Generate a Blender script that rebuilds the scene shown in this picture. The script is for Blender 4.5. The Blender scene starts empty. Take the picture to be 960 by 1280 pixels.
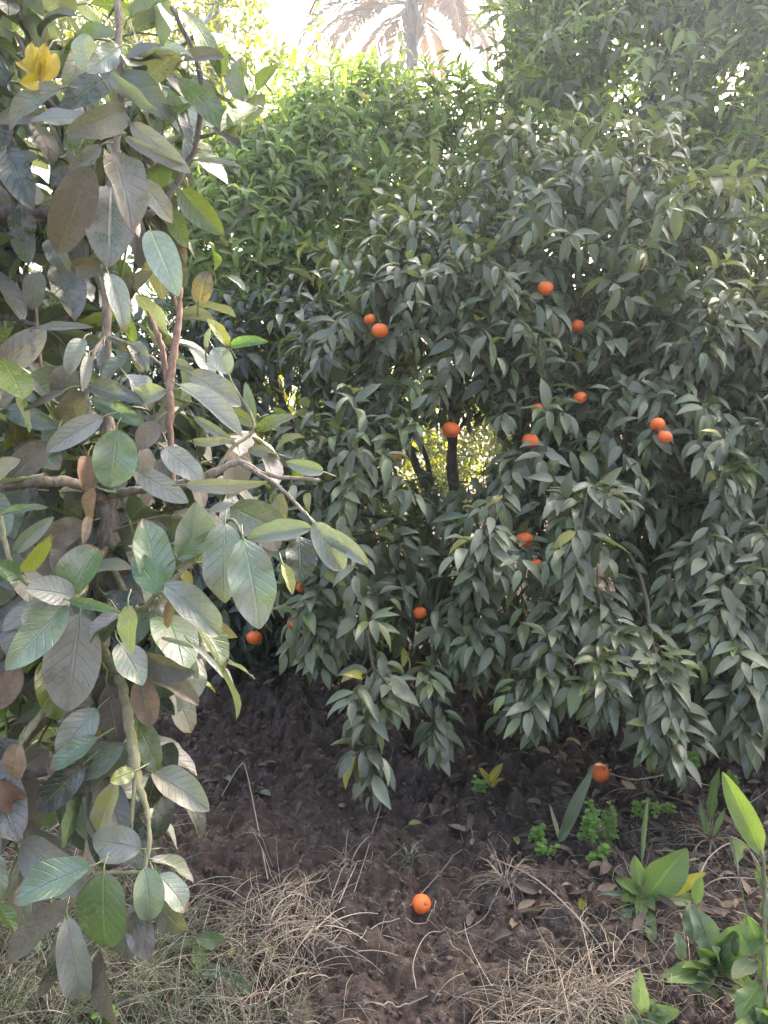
import bpy, bmesh, math, random
import numpy as np
from mathutils import Vector, Matrix

rad = math.radians
scene = bpy.context.scene

# ------------------------------------------------------------------ camera, sky, sun, exposure
CAM_H, PITCH, F = 1.45, 9.0, 961.0           # eye height, degrees looking down, focal length in photo pixels
cam_d = bpy.data.cameras.new('camera')
cam_d.sensor_fit = 'VERTICAL'
cam_d.sensor_height = 24.0
cam_d.lens = 24.0 * F / 1280.0
cam_d.clip_start = 0.02
cam_d.clip_end = 2000
cam = bpy.data.objects.new('camera', cam_d)
cam.location = (0, 0, CAM_H)
cam.rotation_euler = (rad(90 - PITCH), 0, 0)
scene.collection.objects.link(cam)
scene.camera = cam

SUN_EL, SUN_AZ = 40.0, 32.0                  # elevation, degrees right of straight ahead
world = bpy.data.worlds.new('World')
scene.world = world
world.use_nodes = True
wn = world.node_tree
sky = wn.nodes.new('ShaderNodeTexSky')
sky.sky_type = 'NISHITA'
sky.sun_disc = False
sky.sun_elevation = rad(SUN_EL)
sky.sun_rotation = rad(SUN_AZ)
sky.air_density = 0.8
sky.dust_density = 8.0
sky.ozone_density = 0.3
bg = wn.nodes['Background']
bg.inputs['Strength'].default_value = 0.15
wn.links.new(sky.outputs[0], bg.inputs['Color'])

sun_d = bpy.data.lights.new('sun', 'SUN')
sun_d.energy = 3.6
sun_d.angle = rad(0.5)
sun_d.color = (1.0, 0.95, 0.88)
sun = bpy.data.objects.new('sun', sun_d)
to_sun = Vector((math.sin(rad(SUN_AZ)) * math.cos(rad(SUN_EL)), math.cos(rad(SUN_AZ)) * math.cos(rad(SUN_EL)), math.sin(rad(SUN_EL))))
sun.rotation_euler = to_sun.to_track_quat('Z', 'Y').to_euler()
sun.location = (3, 5, 9)
scene.collection.objects.link(sun)

vs = scene.view_settings
vs.view_transform = 'Standard'
vs.look = 'None'
vs.gamma = 1
vs.use_curve_mapping = False
vs.exposure = 2.92
vs.use_white_balance = True
vs.white_balance_temperature = 6800
vs.white_balance_tint = 11
HAZE = 0.006
scene.cycles.volume_bounces = 0
scene.cycles.max_bounces = 8
scene.cycles.transparent_max_bounces = 4
scene.cycles.use_denoising = True

# ------------------------------------------------------------------ helpers
cp, sp = math.cos(rad(PITCH)), math.sin(rad(PITCH))

def P(px, py, d):
    """photo pixel and distance along the lens axis -> world point"""
    x = (px - 480.0) / F * d
    v = -(py - 640.0) / F * d
    return np.array([x, d * cp + v * sp, CAM_H - d * sp + v * cp])

def unit(a):
    return a / np.maximum(np.linalg.norm(a, axis=-1, keepdims=True), 1e-9)

def link(name, me, mat, parent=None):
    o = bpy.data.objects.new(name, me)
    scene.collection.objects.link(o)
    if mat is not None and me is not None and len(me.materials) == 0:
        me.materials.append(mat)
    if parent is not None:
        o.parent = parent
        o.matrix_parent_inverse = Matrix.Translation(-Vector(parent.location))
    return o

def thing(name, loc, label, cat, group=None):
    o = bpy.data.objects.new(name, None)
    o.empty_display_size = 0.05
    o.location = Vector([float(c) for c in loc])
    scene.collection.objects.link(o)
    o['label'] = label
    o['category'] = cat
    if group:
        o['group'] = group
    return o

def tag(o, label=None, cat=None, group=None, kind=None):
    for k, v in (('label', label), ('category', cat), ('group', group), ('kind', kind)):
        if v:
            o[k] = v
    return o

def raw_mesh(name, V, Q, smooth=True, uv=None, col=None, rnd=None):
    """V (n,3); Q (m,4) or (m,3) faces of one size"""
    me = bpy.data.meshes.new(name)
    k = Q.shape[1]
    me.vertices.add(len(V))
    me.vertices.foreach_set('co', np.ascontiguousarray(V, dtype=np.float32).ravel())
    me.loops.add(Q.size)
    me.loops.foreach_set('vertex_index', np.ascontiguousarray(Q, dtype=np.int32).ravel())
    me.polygons.add(len(Q))
    me.polygons.foreach_set('loop_start', np.arange(0, Q.size, k, dtype=np.int32))
    if smooth:
        me.polygons.foreach_set('use_smooth', np.ones(len(Q), dtype=bool))
    if uv is not None:
        l = me.uv_layers.new(name='UVMap')
        l.data.foreach_set('uv', np.ascontiguousarray(uv[Q.ravel()], dtype=np.float32).ravel())
    if col is not None:
        a = me.attributes.new('leaf_colour', 'FLOAT_COLOR', 'POINT')
        c4 = np.ones((len(V), 4), dtype=np.float32)
        c4[:, :3] = col
        a.data.foreach_set('color', c4.ravel())
    if rnd is not None:
        a = me.attributes.new('leaf_random', 'FLOAT', 'POINT')
        a.data.foreach_set('value', np.ascontiguousarray(rnd, dtype=np.float32))
    me.update(calc_edges=True)
    me.validate()
    return me

def leaf_mesh(name, B, D, N, L, W, col, rng, curl=0.6, fold=0.25, wave=0.0, nv=5, nu=3, prof=(0.75, 0.95), tip_brown=0.0, twist=0.0):
    """one mesh of many blades; every blade has its own base, direction, normal, size, curl and colour"""
    n = len(B)
    L, W, curl, fold, wave = [np.broadcast_to(np.asarray(a, float), (n,)) for a in (L, W, curl, fold, wave)]
    D = unit(D)
    S = unit(np.cross(D, N))
    N = np.cross(S, D)
    v = np.linspace(0, 1, nv + 1)
    th = curl[:, None] * v[None, :] ** 1.3
    dv = 1.0 / nv
    thm = 0.5 * (th[:, 1:] + th[:, :-1])
    X = np.concatenate([np.zeros((n, 1)), np.cumsum(np.cos(thm), 1) * dv], 1) * L[:, None]
    Z = -np.concatenate([np.zeros((n, 1)), np.cumsum(np.sin(thm), 1) * dv], 1) * L[:, None]
    w = v ** prof[0] * (1 - v) ** prof[1]
    w = w / w.max()
    w = np.maximum(w, 0.035)
    u = np.linspace(-1, 1, nu)
    ph = rng.uniform(0, 6.28, n)
    fr = rng.uniform(1.4, 2.6, n)
    asym = rng.uniform(0.88, 1.12, n)
    tw = rng.normal(0, 1, n) * twist
    C = B[:, None, :] + X[..., None] * D[:, None, :] + Z[..., None] * N[:, None, :]        # (n,nv+1,3)
    Nv = np.cos(th)[..., None] * N[:, None, :] + np.sin(th)[..., None] * D[:, None, :]
    ta = tw[:, None] * v[None, :]
    Sv = np.cos(ta)[..., None] * S[:, None, :] + np.sin(ta)[..., None] * Nv
    Nv = np.cross(Sv, unit(np.cos(th)[..., None] * D[:, None, :] - np.sin(th)[..., None] * N[:, None, :]))
    hw = 0.5 * W[:, None] * w[None, :]
    V = np.empty((n, nv + 1, nu, 3))
    for k, uu in enumerate(u):
        side = hw * uu * (asym[:, None] if uu > 0 else 1.0)
        bow = (abs(uu) ** 1.5) * hw * fold[:, None]
        wv = wave[:, None] * W[:, None] * np.sin(6.283 * fr[:, None] * v[None, :] + ph[:, None] + (1.7 if uu > 0 else 0)) * abs(uu) * np.minimum(1, 4 * (1 - v))[None, :]
        V[:, :, k, :] = C + side[..., None] * np.cos(np.minimum(1.2, fold * 0.6))[:, None, None] * Sv + (bow + wv)[..., None] * Nv
    V = V.reshape(-1, 3)
    j, k = np.meshgrid(np.arange(nv), np.arange(nu - 1), indexing='ij')
    a = (j * nu + k).ravel()
    q = np.stack([a, a + 1, a + nu + 1, a + nu], 1)
    Q = (q[None] + (np.arange(n) * (nv + 1) * nu)[:, None, None]).reshape(-1, 4)
    uvt = np.stack(np.meshgrid(v, u * 0.5 + 0.5, indexing='ij')[::-1], -1).reshape(-1, 2)
    uv = np.tile(uvt, (n, 1))
    per = (nv + 1) * nu
    return raw_mesh(name, V, Q, uv=uv, col=np.repeat(col, per, 0), rnd=np.repeat(rng.uniform(0, 1, n), per))

def strand_mesh(name, paths, radii, sides=3, col=None):
    """many thin stems: paths (n,k,3), radii (n,k)"""
    n, k, _ = paths.shape
    T = unit(np.gradient(paths, axis=1))
    ref = np.where(np.abs(T[:, :1, 2:3]) > 0.85, np.array([1.0, 0, 0]), np.array([0, 0, 1.0]))
    A = unit(np.cross(T, np.broadcast_to(ref, T.shape)))
    Bn = np.cross(T, A)
    ang = np.arange(sides) / sides * 2 * math.pi
    V = paths[:, :, None, :] + radii[:, :, None, None] * (np.cos(ang)[None, None, :, None] * A[:, :, None, :] + np.sin(ang)[None, None, :, None] * Bn[:, :, None, :])
    V = V.reshape(-1, 3)
    j, s = np.meshgrid(np.arange(k - 1), np.arange(sides), indexing='ij')
    j, s = j.ravel(), s.ravel()
    s2 = (s + 1) % sides
    q = np.stack([j * sides + s, j * sides + s2, (j + 1) * sides + s2, (j + 1) * sides + s], 1)
    Q = (q[None] + (np.arange(n) * k * sides)[:, None, None]).reshape(-1, 4)
    c = None if col is None else np.repeat(col, k * sides, 0)
    return raw_mesh(name, V, Q, col=c)

def join(me, other):
    """add the faces of another mesh to this one"""
    bm = bmesh.new()
    bm.from_mesh(me); bm.from_mesh(other)
    bm.to_mesh(me); bm.free()
    bpy.data.meshes.remove(other)

def spline(pts, m=6):
    pts = np.asarray(pts, float)
    p = np.vstack([2 * pts[0] - pts[1], pts, 2 * pts[-1] - pts[-2]])
    out = []
    for i in range(1, len(p) - 2):
        for t in np.linspace(0, 1, m, endpoint=False):
            t2, t3 = t * t, t ** 3
            out.append(0.5 * (2 * p[i] + (p[i + 1] - p[i - 1]) * t + (2 * p[i - 1] - 5 * p[i] + 4 * p[i + 1] - p[i + 2]) * t2 + (3 * p[i] - p[i - 1] - 3 * p[i + 1] + p[i + 2]) * t3))
    out.append(pts[-1])
    return np.array(out)

def tube_mesh(name, pts, radii, sides=9, m=7, rough=0.1, seed=0):
    """a limb: smooth bent tube with knots and lumps and closed ends"""
    r = np.random.default_rng(seed)
    pts = np.asarray(pts, float)
    pr = spline(np.column_stack([pts, radii]), m)
    path, R = pr[:, :3], np.maximum(pr[:, 3], 0.0004)
    path = path + r.normal(0, 1, path.shape) * R[:, None] * 0.12
    k = len(path)
    T = unit(np.gradient(path, axis=0))
    A = np.zeros_like(path)
    a = np.cross(T[0], [0.3, 0.9, 0.2])
    for i in range(k):
        a = a - T[i] * np.dot(a, T[i])
        a = a / np.linalg.norm(a)
        A[i] = a
    Bn = np.cross(T, A)
    ang = np.arange(sides) / sides * 2 * math.pi
    lump = 1 + r.normal(0, rough, (k, sides)) + r.normal(0, rough * 0.6, (k, 1))
    V = path[:, None, :] + (R[:, None] * lump)[..., None] * (np.cos(ang)[None, :, None] * A[:, None, :] + np.sin(ang)[None, :, None] * Bn[:, None, :])
    V = np.vstack([V.reshape(-1, 3), path[:1], path[-1:]])
    faces = []
    for i in range(k - 1):
        for s in range(sides):
            s2 = (s + 1) % sides
            faces.append((i * sides + s, i * sides + s2, (i + 1) * sides + s2, (i + 1) * sides + s))
    for s in range(sides):
        faces.append((k * sides, (s + 1) % sides, s))
        faces.append((k * sides + 1, (k - 1) * sides + s, (k - 1) * sides + (s + 1) % sides))
    me = bpy.data.meshes.new(name)
    me.from_pydata(V.tolist(), [], faces)
    me.polygons.foreach_set('use_smooth', np.ones(len(me.polygons), dtype=bool))
    return me

# ------------------------------------------------------------------ materials
def new_mat(name):
    m = bpy.data.materials.new(name)
    m.use_nodes = True
    nt = m.node_tree
    for n in list(nt.nodes):
        nt.nodes.remove(n)
    out = nt.nodes.new('ShaderNodeOutputMaterial')
    return m, nt, out

class NT:
    def __init__(self, nt):
        self.nt = nt
    def __call__(self, kind, **inp):
        n = self.nt.nodes.new(kind)
        for k, v in inp.items():
            if hasattr(v, 'is_linked') or isinstance(v, bpy.types.NodeSocket):
                self.nt.links.new(v, n.inputs[int(k[1:])] if k[0] == '_' and k[1:].isdigit() else n.inputs[k.replace('_', ' ')])
            else:
                (n.inputs[int(k[1:])] if k[0] == '_' and k[1:].isdigit() else n.inputs[k.replace('_', ' ')]).default_value = v
        return n
    def math(self, op, a, b=0.0, c=0.0, clamp=False):
        n = self.nt.nodes.new('ShaderNodeMath')
        n.operation = op
        n.use_clamp = clamp
        for i, v in enumerate((a, b, c)):
            if isinstance(v, bpy.types.NodeSocket):
                self.nt.links.new(v, n.inputs[i])
            else:
                n.inputs[i].default_value = v
        return n.outputs[0]
    def mix(self, f, a, b, blend='MIX'):
        n = self.nt.nodes.new('ShaderNodeMix')
        n.data_type = 'RGBA'
        n.blend_type = blend
        for s, v in ((n.inputs['Factor'], f), (n.inputs['A'], a), (n.inputs['B'], b)):
            pass
        ins = [n.inputs[0], n.inputs[6], n.inputs[7]]
        for s, v in zip(ins, (f, a, b)):
            if isinstance(v, bpy.types.NodeSocket):
                self.nt.links.new(v, s)
            else:
                s.default_value = v if not isinstance(v, tuple) or len(v) == 4 else (*v, 1)
        return n.outputs[2]
    def ramp(self, f, p0, p1):
        n = self.nt.nodes.new('ShaderNodeMapRange')
        n.clamp = True
        n.interpolation_type = 'SMOOTHSTEP'
        self.nt.links.new(f, n.inputs[0])
        n.inputs[1].default_value = p0
        n.inputs[2].default_value = p1
        return n.outputs[0]

def leaf_material(name, veins=7.0, vein_strength=0.35, dust=0.5, dust_col=(0.30, 0.27, 0.23), trans=0.3, rough=0.42, spots=0.0, bump=0.0, noise_scale=18.0, spec=0.5, under_mix=0.55, tips=0.0, mottle=0.0):
    m, nt, out = new_mat(name)
    g = NT(nt)
    at = g('ShaderNodeAttribute'); at.attribute_name = 'leaf_colour'
    rn = g('ShaderNodeAttribute'); rn.attribute_name = 'leaf_random'
    uv = g('ShaderNodeUVMap'); uv.uv_map = 'UVMap'
    sx = g('ShaderNodeSeparateXYZ', Vector=uv.outputs[0])
    au = g.math('ABSOLUTE', g.math('SUBTRACT', sx.outputs[0], 0.5))              # 0 on the midrib, .5 at the edge
    mid = g.math('SUBTRACT', 1.0, g.ramp(au, 0.012, 0.05))
    k = g.math('SUBTRACT', g.math('MULTIPLY', sx.outputs[1], veins), g.math('MULTIPLY', au, veins * 0.5))
    lat = g.math('SUBTRACT', 1.0, g.ramp(g.math('PINGPONG', k, 0.5), 0.02, 0.10))
    vein = g.math('MAXIMUM', mid, g.math('MULTIPLY', lat, 0.45))
    geo = g('ShaderNodeNewGeometry')
    tc = g('ShaderNodeTexCoord')
    off = g('ShaderNodeVectorMath'); off.operation = 'ADD'
    nt.links.new(tc.outputs['Object'], off.inputs[0])
    cmb = g('ShaderNodeCombineXYZ', X=g.math('MULTIPLY', rn.outputs['Fac'], 37.0), Y=g.math('MULTIPLY', rn.outputs['Fac'], 11.0))
    nt.links.new(cmb.outputs[0], off.inputs[1])
    n1 = g('ShaderNodeTexNoise', Vector=off.outputs[0], Scale=noise_scale, Detail=4.0, Roughness=0.6)
    n2 = g('ShaderNodeTexNoise', Vector=off.outputs[0], Scale=noise_scale * 7, Detail=3.0, Roughness=0.7)
    n3 = g('ShaderNodeTexNoise', Vector=off.outputs[0], Scale=noise_scale * 22, Detail=1.0)
    base = g.mix(g.math('MULTIPLY', n1.outputs[0], 0.5), at.outputs['Color'], g.mix(1.0, at.outputs['Color'], (0.62, 0.72, 0.55, 1), 'MULTIPLY'))
    light = g.mix(1.0, base, (0.10, 0.13, 0.05, 1), 'ADD')
    base = g.mix(g.math('MULTIPLY', vein, vein_strength), base, light)
    dm = g.ramp(g.math('ADD', g.math('MULTIPLY', n1.outputs[0], 0.7), g.math('ADD', g.math('MULTIPLY', n2.outputs[0], 0.3), g.math('MULTIPLY', g.math('SUBTRACT', rn.outputs['Fac'], 0.5), 0.35))), 0.43, 0.61)
    dusty = g.mix(g.math('MULTIPLY', dm, dust), base, (*dust_col, 1))
    if mottle > 0:
        md = g.ramp(g.math('ADD', g.math('MULTIPLY', n2.outputs[0], 0.6), g.math('MULTIPLY', n1.outputs[0], 0.4)), 0.40, 0.60)
        dusty = g.mix(g.math('MULTIPLY', md, mottle), dusty, g.mix(1.0, dusty, (0.42, 0.38, 0.36, 1), 'MULTIPLY'))
    if tips > 0:
        edge = g.math('ADD', g.math('ADD', sx.outputs[1], g.math('MULTIPLY', au, 0.25)), g.math('MULTIPLY', g.math('SUBTRACT', n2.outputs[0], 0.5), 0.35))
        tmk = g.math('MULTIPLY', g.ramp(edge, 0.93, 1.0), g.ramp(g.math('FRACT', g.math('MULTIPLY', rn.outputs['Fac'], 7.3)), 1.0 - tips, 1.05 - tips))
        dusty = g.mix(tmk, dusty, (0.21, 0.135, 0.085, 1))
    if spots > 0:
        sm = g.math('MULTIPLY', g.ramp(n3.outputs[0], 0.66, 0.74), spots)
        dusty = g.mix(sm, dusty, (0.05, 0.035, 0.02, 1))
    under = g.mix(under_mix, base, (0.16, 0.19, 0.10, 1))
    colr = g.mix(geo.outputs['Backfacing'], dusty, under)
    ro = g.math('ADD', rough, g.math('MULTIPLY', dm, 0.24))
    pb = g('ShaderNodeBsdfPrincipled', Base_Color=colr, Roughness=ro)
    pb.inputs['Specular IOR Level'].default_value = spec
    if bump > 0:
        hgt = g.math('ADD', g.math('MULTIPLY', vein, -1.0), g.math('MULTIPLY', n2.outputs[0], 0.6))
        bp = g('ShaderNodeBump', Height=hgt, Strength=bump, Distance=0.0015)
        nt.links.new(bp.outputs[0], pb.inputs['Normal'])
    tcol = g.mix(1.0, g.mix(0.5, at.outputs['Color'], base), (1.9, 2.1, 0.9, 1), 'MULTIPLY')
    tb = g('ShaderNodeBsdfTranslucent', Color=tcol)
    mx = g('ShaderNodeMixShader', _0=trans, _1=pb.outputs[0], _2=tb.outputs[0])
    nt.links.new(mx.outputs[0], out.inputs[0])
    return m

def bark_material(name, a, b, scale=30, rough=0.85, bump=0.6):
    m, nt, out = new_mat(name)
    g = NT(nt)
    tc = g('ShaderNodeTexCoord')
    mp = g('ShaderNodeMapping', Vector=tc.outputs['Object'], Scale=(1, 1, 0.35))
    n1 = g('ShaderNodeTexNoise', Vector=mp.outputs[0], Scale=scale, Detail=6.0, Roughness=0.65)
    n2 = g('ShaderNodeTexNoise', Vector=mp.outputs[0], Scale=scale * 4, Detail=4.0, Roughness=0.7)
    f = g.ramp(g.math('ADD', g.math('MULTIPLY', n1.outputs[0], 0.6), g.math('MULTIPLY', n2.outputs[0], 0.4)), 0.35, 0.65)
    c = g.mix(f, (*a, 1), (*b, 1))
    pb = g('ShaderNodeBsdfPrincipled', Base_Color=c, Roughness=rough)
    bp = g('ShaderNodeBump', Height=n2.outputs[0], Strength=bump, Distance=0.004)
    nt.links.new(bp.outputs[0], pb.inputs['Normal'])
    nt.links.new(pb.outputs[0], out.inputs[0])
    return m

def strand_material(name, rough=0.6, trans=0.15):
    m, nt, out = new_mat(name)
    g = NT(nt)
    at = g('ShaderNodeAttribute'); at.attribute_name = 'leaf_colour'
    tc = g('ShaderNodeTexCoord')
    n1 = g('ShaderNodeTexNoise', Vector=tc.outputs['Object'], Scale=60.0, Detail=2.0)
    c = g.mix(g.math('MULTIPLY', n1.outputs[0], 0.7), at.outputs['Color'], g.mix(1.0, at.outputs['Color'], (0.55, 0.5, 0.45, 1), 'MULTIPLY'))
    pb = g('ShaderNodeBsdfPrincipled', Base_Color=c, Roughness=rough)
    tb = g('ShaderNodeBsdfTranslucent', Color=c)
    mx = g('ShaderNodeMixShader', _0=trans, _1=pb.outputs[0], _2=tb.outputs[0])
    nt.links.new(mx.outputs[0], out.inputs[0])
    return m

M_LEAF = leaf_material('mandarin_leaf', veins=9, vein_strength=0.35, dust=0.36, dust_col=(0.235, 0.245, 0.175), trans=0.24, rough=0.30, spec=0.65)
M_FARLEAF = leaf_material('far_leaf', veins=9, vein_strength=0.0, dust=0.0, trans=0.62, rough=0.7, spec=0.0, under_mix=0.0)
M_SUNLEAF = leaf_material('fresh_lit_mandarin_leaf', veins=9, vein_strength=0.35, dust=0.18, dust_col=(0.24, 0.27, 0.19), trans=0.40, rough=0.32, spec=0.7, under_mix=0.3)  # lit copy of the mandarin leaf: fresher, less dusty, more translucent
M_BIG = leaf_material('broad_citrus_leaf', veins=8, vein_strength=0.75, dust=0.72, dust_col=(0.285, 0.262, 0.23), trans=0.16, rough=0.25, spec=0.9, spots=0.75, bump=1.0, noise_scale=22, tips=0.35, mottle=0.25)
M_WEED = leaf_material('weed_leaf', veins=12, vein_strength=0.9, dust=0.3, dust_col=(0.24, 0.26, 0.17), trans=0.26, rough=0.42, spots=0.5, bump=1.0, noise_scale=30, tips=0.3, mottle=0.15)
M_DEAD = leaf_material('dead_leaf', veins=8, vein_strength=0.3, dust=0.35, dust_col=(0.3, 0.24, 0.19), trans=0.12, rough=0.7, spots=0.7, noise_scale=25, spec=0.25, mottle=0.5, bump=0.6)
M_PALM = leaf_material('palm_leaflet', veins=1, vein_strength=0.0, dust=0.0, trans=0.2, rough=0.45, noise_scale=4)
M_TWIG = bark_material('green_twig', (0.055, 0.065, 0.03), (0.10, 0.09, 0.06), 60)
M_BARK = bark_material('citrus_bark', (0.07, 0.055, 0.045), (0.17, 0.14, 0.115), 30)
M_PALEBARK = bark_material('pale_bark', (0.13, 0.105, 0.08), (0.33, 0.275, 0.215), 45)
M_DEADSTEM = bark_material('dead_stem', (0.16, 0.085, 0.06), (0.33, 0.22, 0.15), 45)
M_GREENSTEM = bark_material('green_stem', (0.15, 0.15, 0.07), (0.27, 0.25, 0.15), 45)
M_PALMBARK = bark_material('palm_bark', (0.028, 0.025, 0.024), (0.075, 0.062, 0.054), 14, bump=1.0)
M_STRAND = strand_material('dry_strand')

# ------------------------------------------------------------------ ground
grng = np.random.default_rng(5)
_T = grng.random((4, 256, 256))

def vnoise(x, y, s, k=0):
    X, Y = x * s + 1000.37, y * s + 1000.71
    i, j = np.floor(X).astype(int), np.floor(Y).astype(int)
    fx, fy = X - i, Y - j
    fx, fy = fx * fx * (3 - 2 * fx), fy * fy * (3 - 2 * fy)
    t = _T[k]
    a, b = t[i % 256, j % 256], t[(i + 1) % 256, j % 256]
    c, d = t[i % 256, (j + 1) % 256], t[(i + 1) % 256, (j + 1) % 256]
    return (a * (1 - fx) + b * fx) * (1 - fy) + (c * (1 - fx) + d * fx) * fy

def clods(x, y, cell, k):
    """lumps of earth: domes of unequal size on a jittered grid"""
    X, Y = x / cell + 500, y / cell + 500
    i0, j0 = np.floor(X).astype(int), np.floor(Y).astype(int)
    h = np.zeros_like(x)
    for di in (-1, 0, 1):
        for dj in (-1, 0, 1):
            i, j = i0 + di, j0 + dj
            jx = _T[k][i % 256, j % 256]; jy = _T[(k + 1) % 4][i % 256, j % 256]
            rr = 0.25 + 0.45 * _T[(k + 2) % 4][i % 256, j % 256] ** 2 * 1.4
            asp = 0.6 + 0.8 * _T[(k + 3) % 4][i % 256, j % 256]
            d2 = ((X - i - jx) * asp) ** 2 + ((Y - j - jy) / asp) ** 2
            h = np.maximum(h, np.sqrt(np.maximum(0, rr * rr - d2)))
    return h * cell

def smooth(a, b, t):
    s = np.clip((t - a) / (b - a), 0, 1)
    return s * s * (3 - 2 * s)

def ground_base(x, y):
    x, y = np.asarray(x, float), np.asarray(y, float)
    bank = 0.20 * smooth(2.75 + 0.25 * np.sin(x * 2.3), 3.6, y) * smooth(0.05, 0.55, x) * (1 - smooth(5.0, 7.0, y))
    bank_l = 0.10 * smooth(-0.5, -1.1, x) * smooth(6, 3, y)
    und = 0.05 * (vnoise(x, y, 1.3) - 0.5) + 0.03 * (vnoise(x, y, 3.7, 1) - 0.5)
    return bank + bank_l + und

def ground_h(x, y):
    x, y = np.asarray(x, float), np.asarray(y, float)
    near = 1 - smooth(5.5, 8.0, np.hypot(x, y))
    rough = 0.55 + 0.7 * vnoise(x, y, 2.1, 2)
    xw = x + 0.02 * (vnoise(x, y, 16, 1) - 0.5)
    yw = y + 0.02 * (vnoise(x, y, 16, 2) - 0.5)
    det = 1.0 * clods(xw, yw, 0.085, 0) + 1.25 * clods(xw + 0.31, yw + 0.17, 0.04, 1) + 1.0 * clods(xw * 1.02 + 0.77, yw + 0.57, 0.021, 2)
    det = det + 0.026 * (vnoise(x, y, 30, 3) - 0.5) + 0.016 * (vnoise(x, y, 75, 0) - 0.5)
    return ground_base(x, y) + near * rough * det

def G(px, py, lift=0.0):
    """where the ray through a photo pixel meets the soil"""
    o = np.array([0, 0, CAM_H]); r = P(px, py, 1.0) - o
    d = 0.5
    p = o + r * d
    for _ in range(900):
        p = o + r * d
        if p[2] <= float(ground_h(p[0], p[1])):
            break
        d += 0.01
    p = p.copy(); p[2] = float(ground_h(p[0], p[1])) + lift
    return p

def axis(lo, hi, step, far):
    mid = np.arange(lo, hi, step)
    g = np.cumsum(step * 1.22 ** np.arange(1, 60))
    g = g[g < far]
    return np.concatenate([lo - g[::-1], mid, hi + g])

gx, gy = axis(-1.3, 1.9, 0.0075, 110), axis(1.4, 3.9, 0.0085, 110)
XX, YY = np.meshgrid(gx, gy, indexing='xy')
ZZ = ground_h(XX, YY)
nx, ny = len(gx), len(gy)
ii = (np.arange(ny - 1)[:, None] * nx + np.arange(nx - 1)[None, :]).ravel()
gme = raw_mesh('ground', np.column_stack([XX.ravel(), YY.ravel(), ZZ.ravel()]), np.stack([ii, ii + 1, ii + nx + 1, ii + nx], 1))
m, nt, out = new_mat('soil')
g = NT(nt)
tc = g('ShaderNodeTexCoord')
n1 = g('ShaderNodeTexNoise', Vector=tc.outputs['Object'], Scale=1.7, Detail=5.0, Roughness=0.6)
n2 = g('ShaderNodeTexNoise', Vector=tc.outputs['Object'], Scale=28.0, Detail=8.0, Roughness=0.72)
n3 = g('ShaderNodeTexNoise', Vector=tc.outputs['Object'], Scale=160.0, Detail=3.0, Roughness=0.8)
c = g.mix(g.ramp(n1.outputs[0], 0.35, 0.65), (0.050, 0.033, 0.024, 1), (0.094, 0.063, 0.045, 1))
c = g.mix(g.ramp(n2.outputs[0], 0.48, 0.72), c, (0.19, 0.145, 0.11, 1))
c = g.mix(g.math('MULTIPLY', g.ramp(n3.outputs[0], 0.60, 0.72), 0.55), c, (0.28, 0.23, 0.19, 1))
c = g.mix(g.math('MULTIPLY', g.ramp(n2.outputs[0], 0.47, 0.36), 0.6), c, (0.028, 0.019, 0.016, 1))  # low spots of the bump noise darkened: cavity shade put into the colour
pb = g('ShaderNodeBsdfPrincipled', Base_Color=c, Roughness=0.9)
hh = g.math('ADD', g.math('MULTIPLY', n2.outputs[0], 1.0), g.math('MULTIPLY', n3.outputs[0], 0.35))
bp = g('ShaderNodeBump', Height=hh, Strength=1.0, Distance=0.02)
nt.links.new(bp.outputs[0], pb.inputs['Normal'])
nt.links.new(pb.outputs[0], out.inputs[0])
M_SOIL = m
ground = link('ground', gme, m)
tag(ground, 'dark brown tilled soil with crumbly clods under the citrus trees', 'ground', kind='structure')

# ------------------------------------------------------------------ growing crowns
def inside(lobes, p):
    best = np.full(len(p), 9.0)
    for c, r in lobes:
        best = np.minimum(best, np.linalg.norm((p - c) / r, axis=1))
    return best

def in_tunnels(tunnels, p):
    hit = np.zeros(len(p), bool)
    for a, b, ra, rb in tunnels:
        ab = b - a
        t = np.clip(((p - a) @ ab) / (ab @ ab), 0, 1)
        d = np.linalg.norm(p - (a + t[:, None] * ab), axis=1)
        hit |= d < ra + (rb - ra) * t
    return hit

def grow(lobes, density, rng, length=(0.2, 0.36), up=0.25, sag=0.20, nleaf=9, rho=(0.5, 1.0), tunnels=(), K=5):
    """starts and paths of leafy shoots over a crown made of lobes"""
    cs, os_ = [], []
    for c, r in lobes:
        area = 4 * math.pi * (((r[0] * r[1]) ** 1.6 + (r[0] * r[2]) ** 1.6 + (r[1] * r[2]) ** 1.6) / 3) ** (1 / 1.6)
        n = int(area * density)
        d = unit(rng.normal(0, 1, (n, 3)))
        q = c + d * r * rng.uniform(rho[0] ** 2, rho[1], (n, 1)) ** 0.5
        cs.append(q); os_.append(unit(d / r))
    p = np.vstack(cs); o = np.vstack(os_)
    shell = inside(lobes, p)
    keep = (shell > 0.52) & (p[:, 2] > ground_base(p[:, 0], p[:, 1]) + 0.10)
    p, o = p[keep], o[keep]
    n = len(p)
    L = rng.uniform(length[0], length[1], n)
    d = unit(o * 0.75 + np.array([0, 0, up]) + rng.normal(0, 0.38, (n, 3)))
    path = np.empty((n, K, 3))
    path[:, 0] = p
    sg = sag * rng.uniform(0.4, 1.6, (n, 1))
    for k in range(1, K):
        d = unit(d + np.array([0, 0, -1.0]) * sg + rng.normal(0, 0.08, (n, 3)))
        path[:, k] = path[:, k - 1] + d * (L / (K - 1))[:, None]
    gz = ground_base(path[..., 0], path[..., 1]) + 0.05
    path[..., 2] = np.maximum(path[..., 2], gz)
    if len(tunnels):
        k = ~in_tunnels(tunnels, path[:, -1])
        path, o, L = path[k], o[k], L[k]
    return path, o, L

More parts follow.
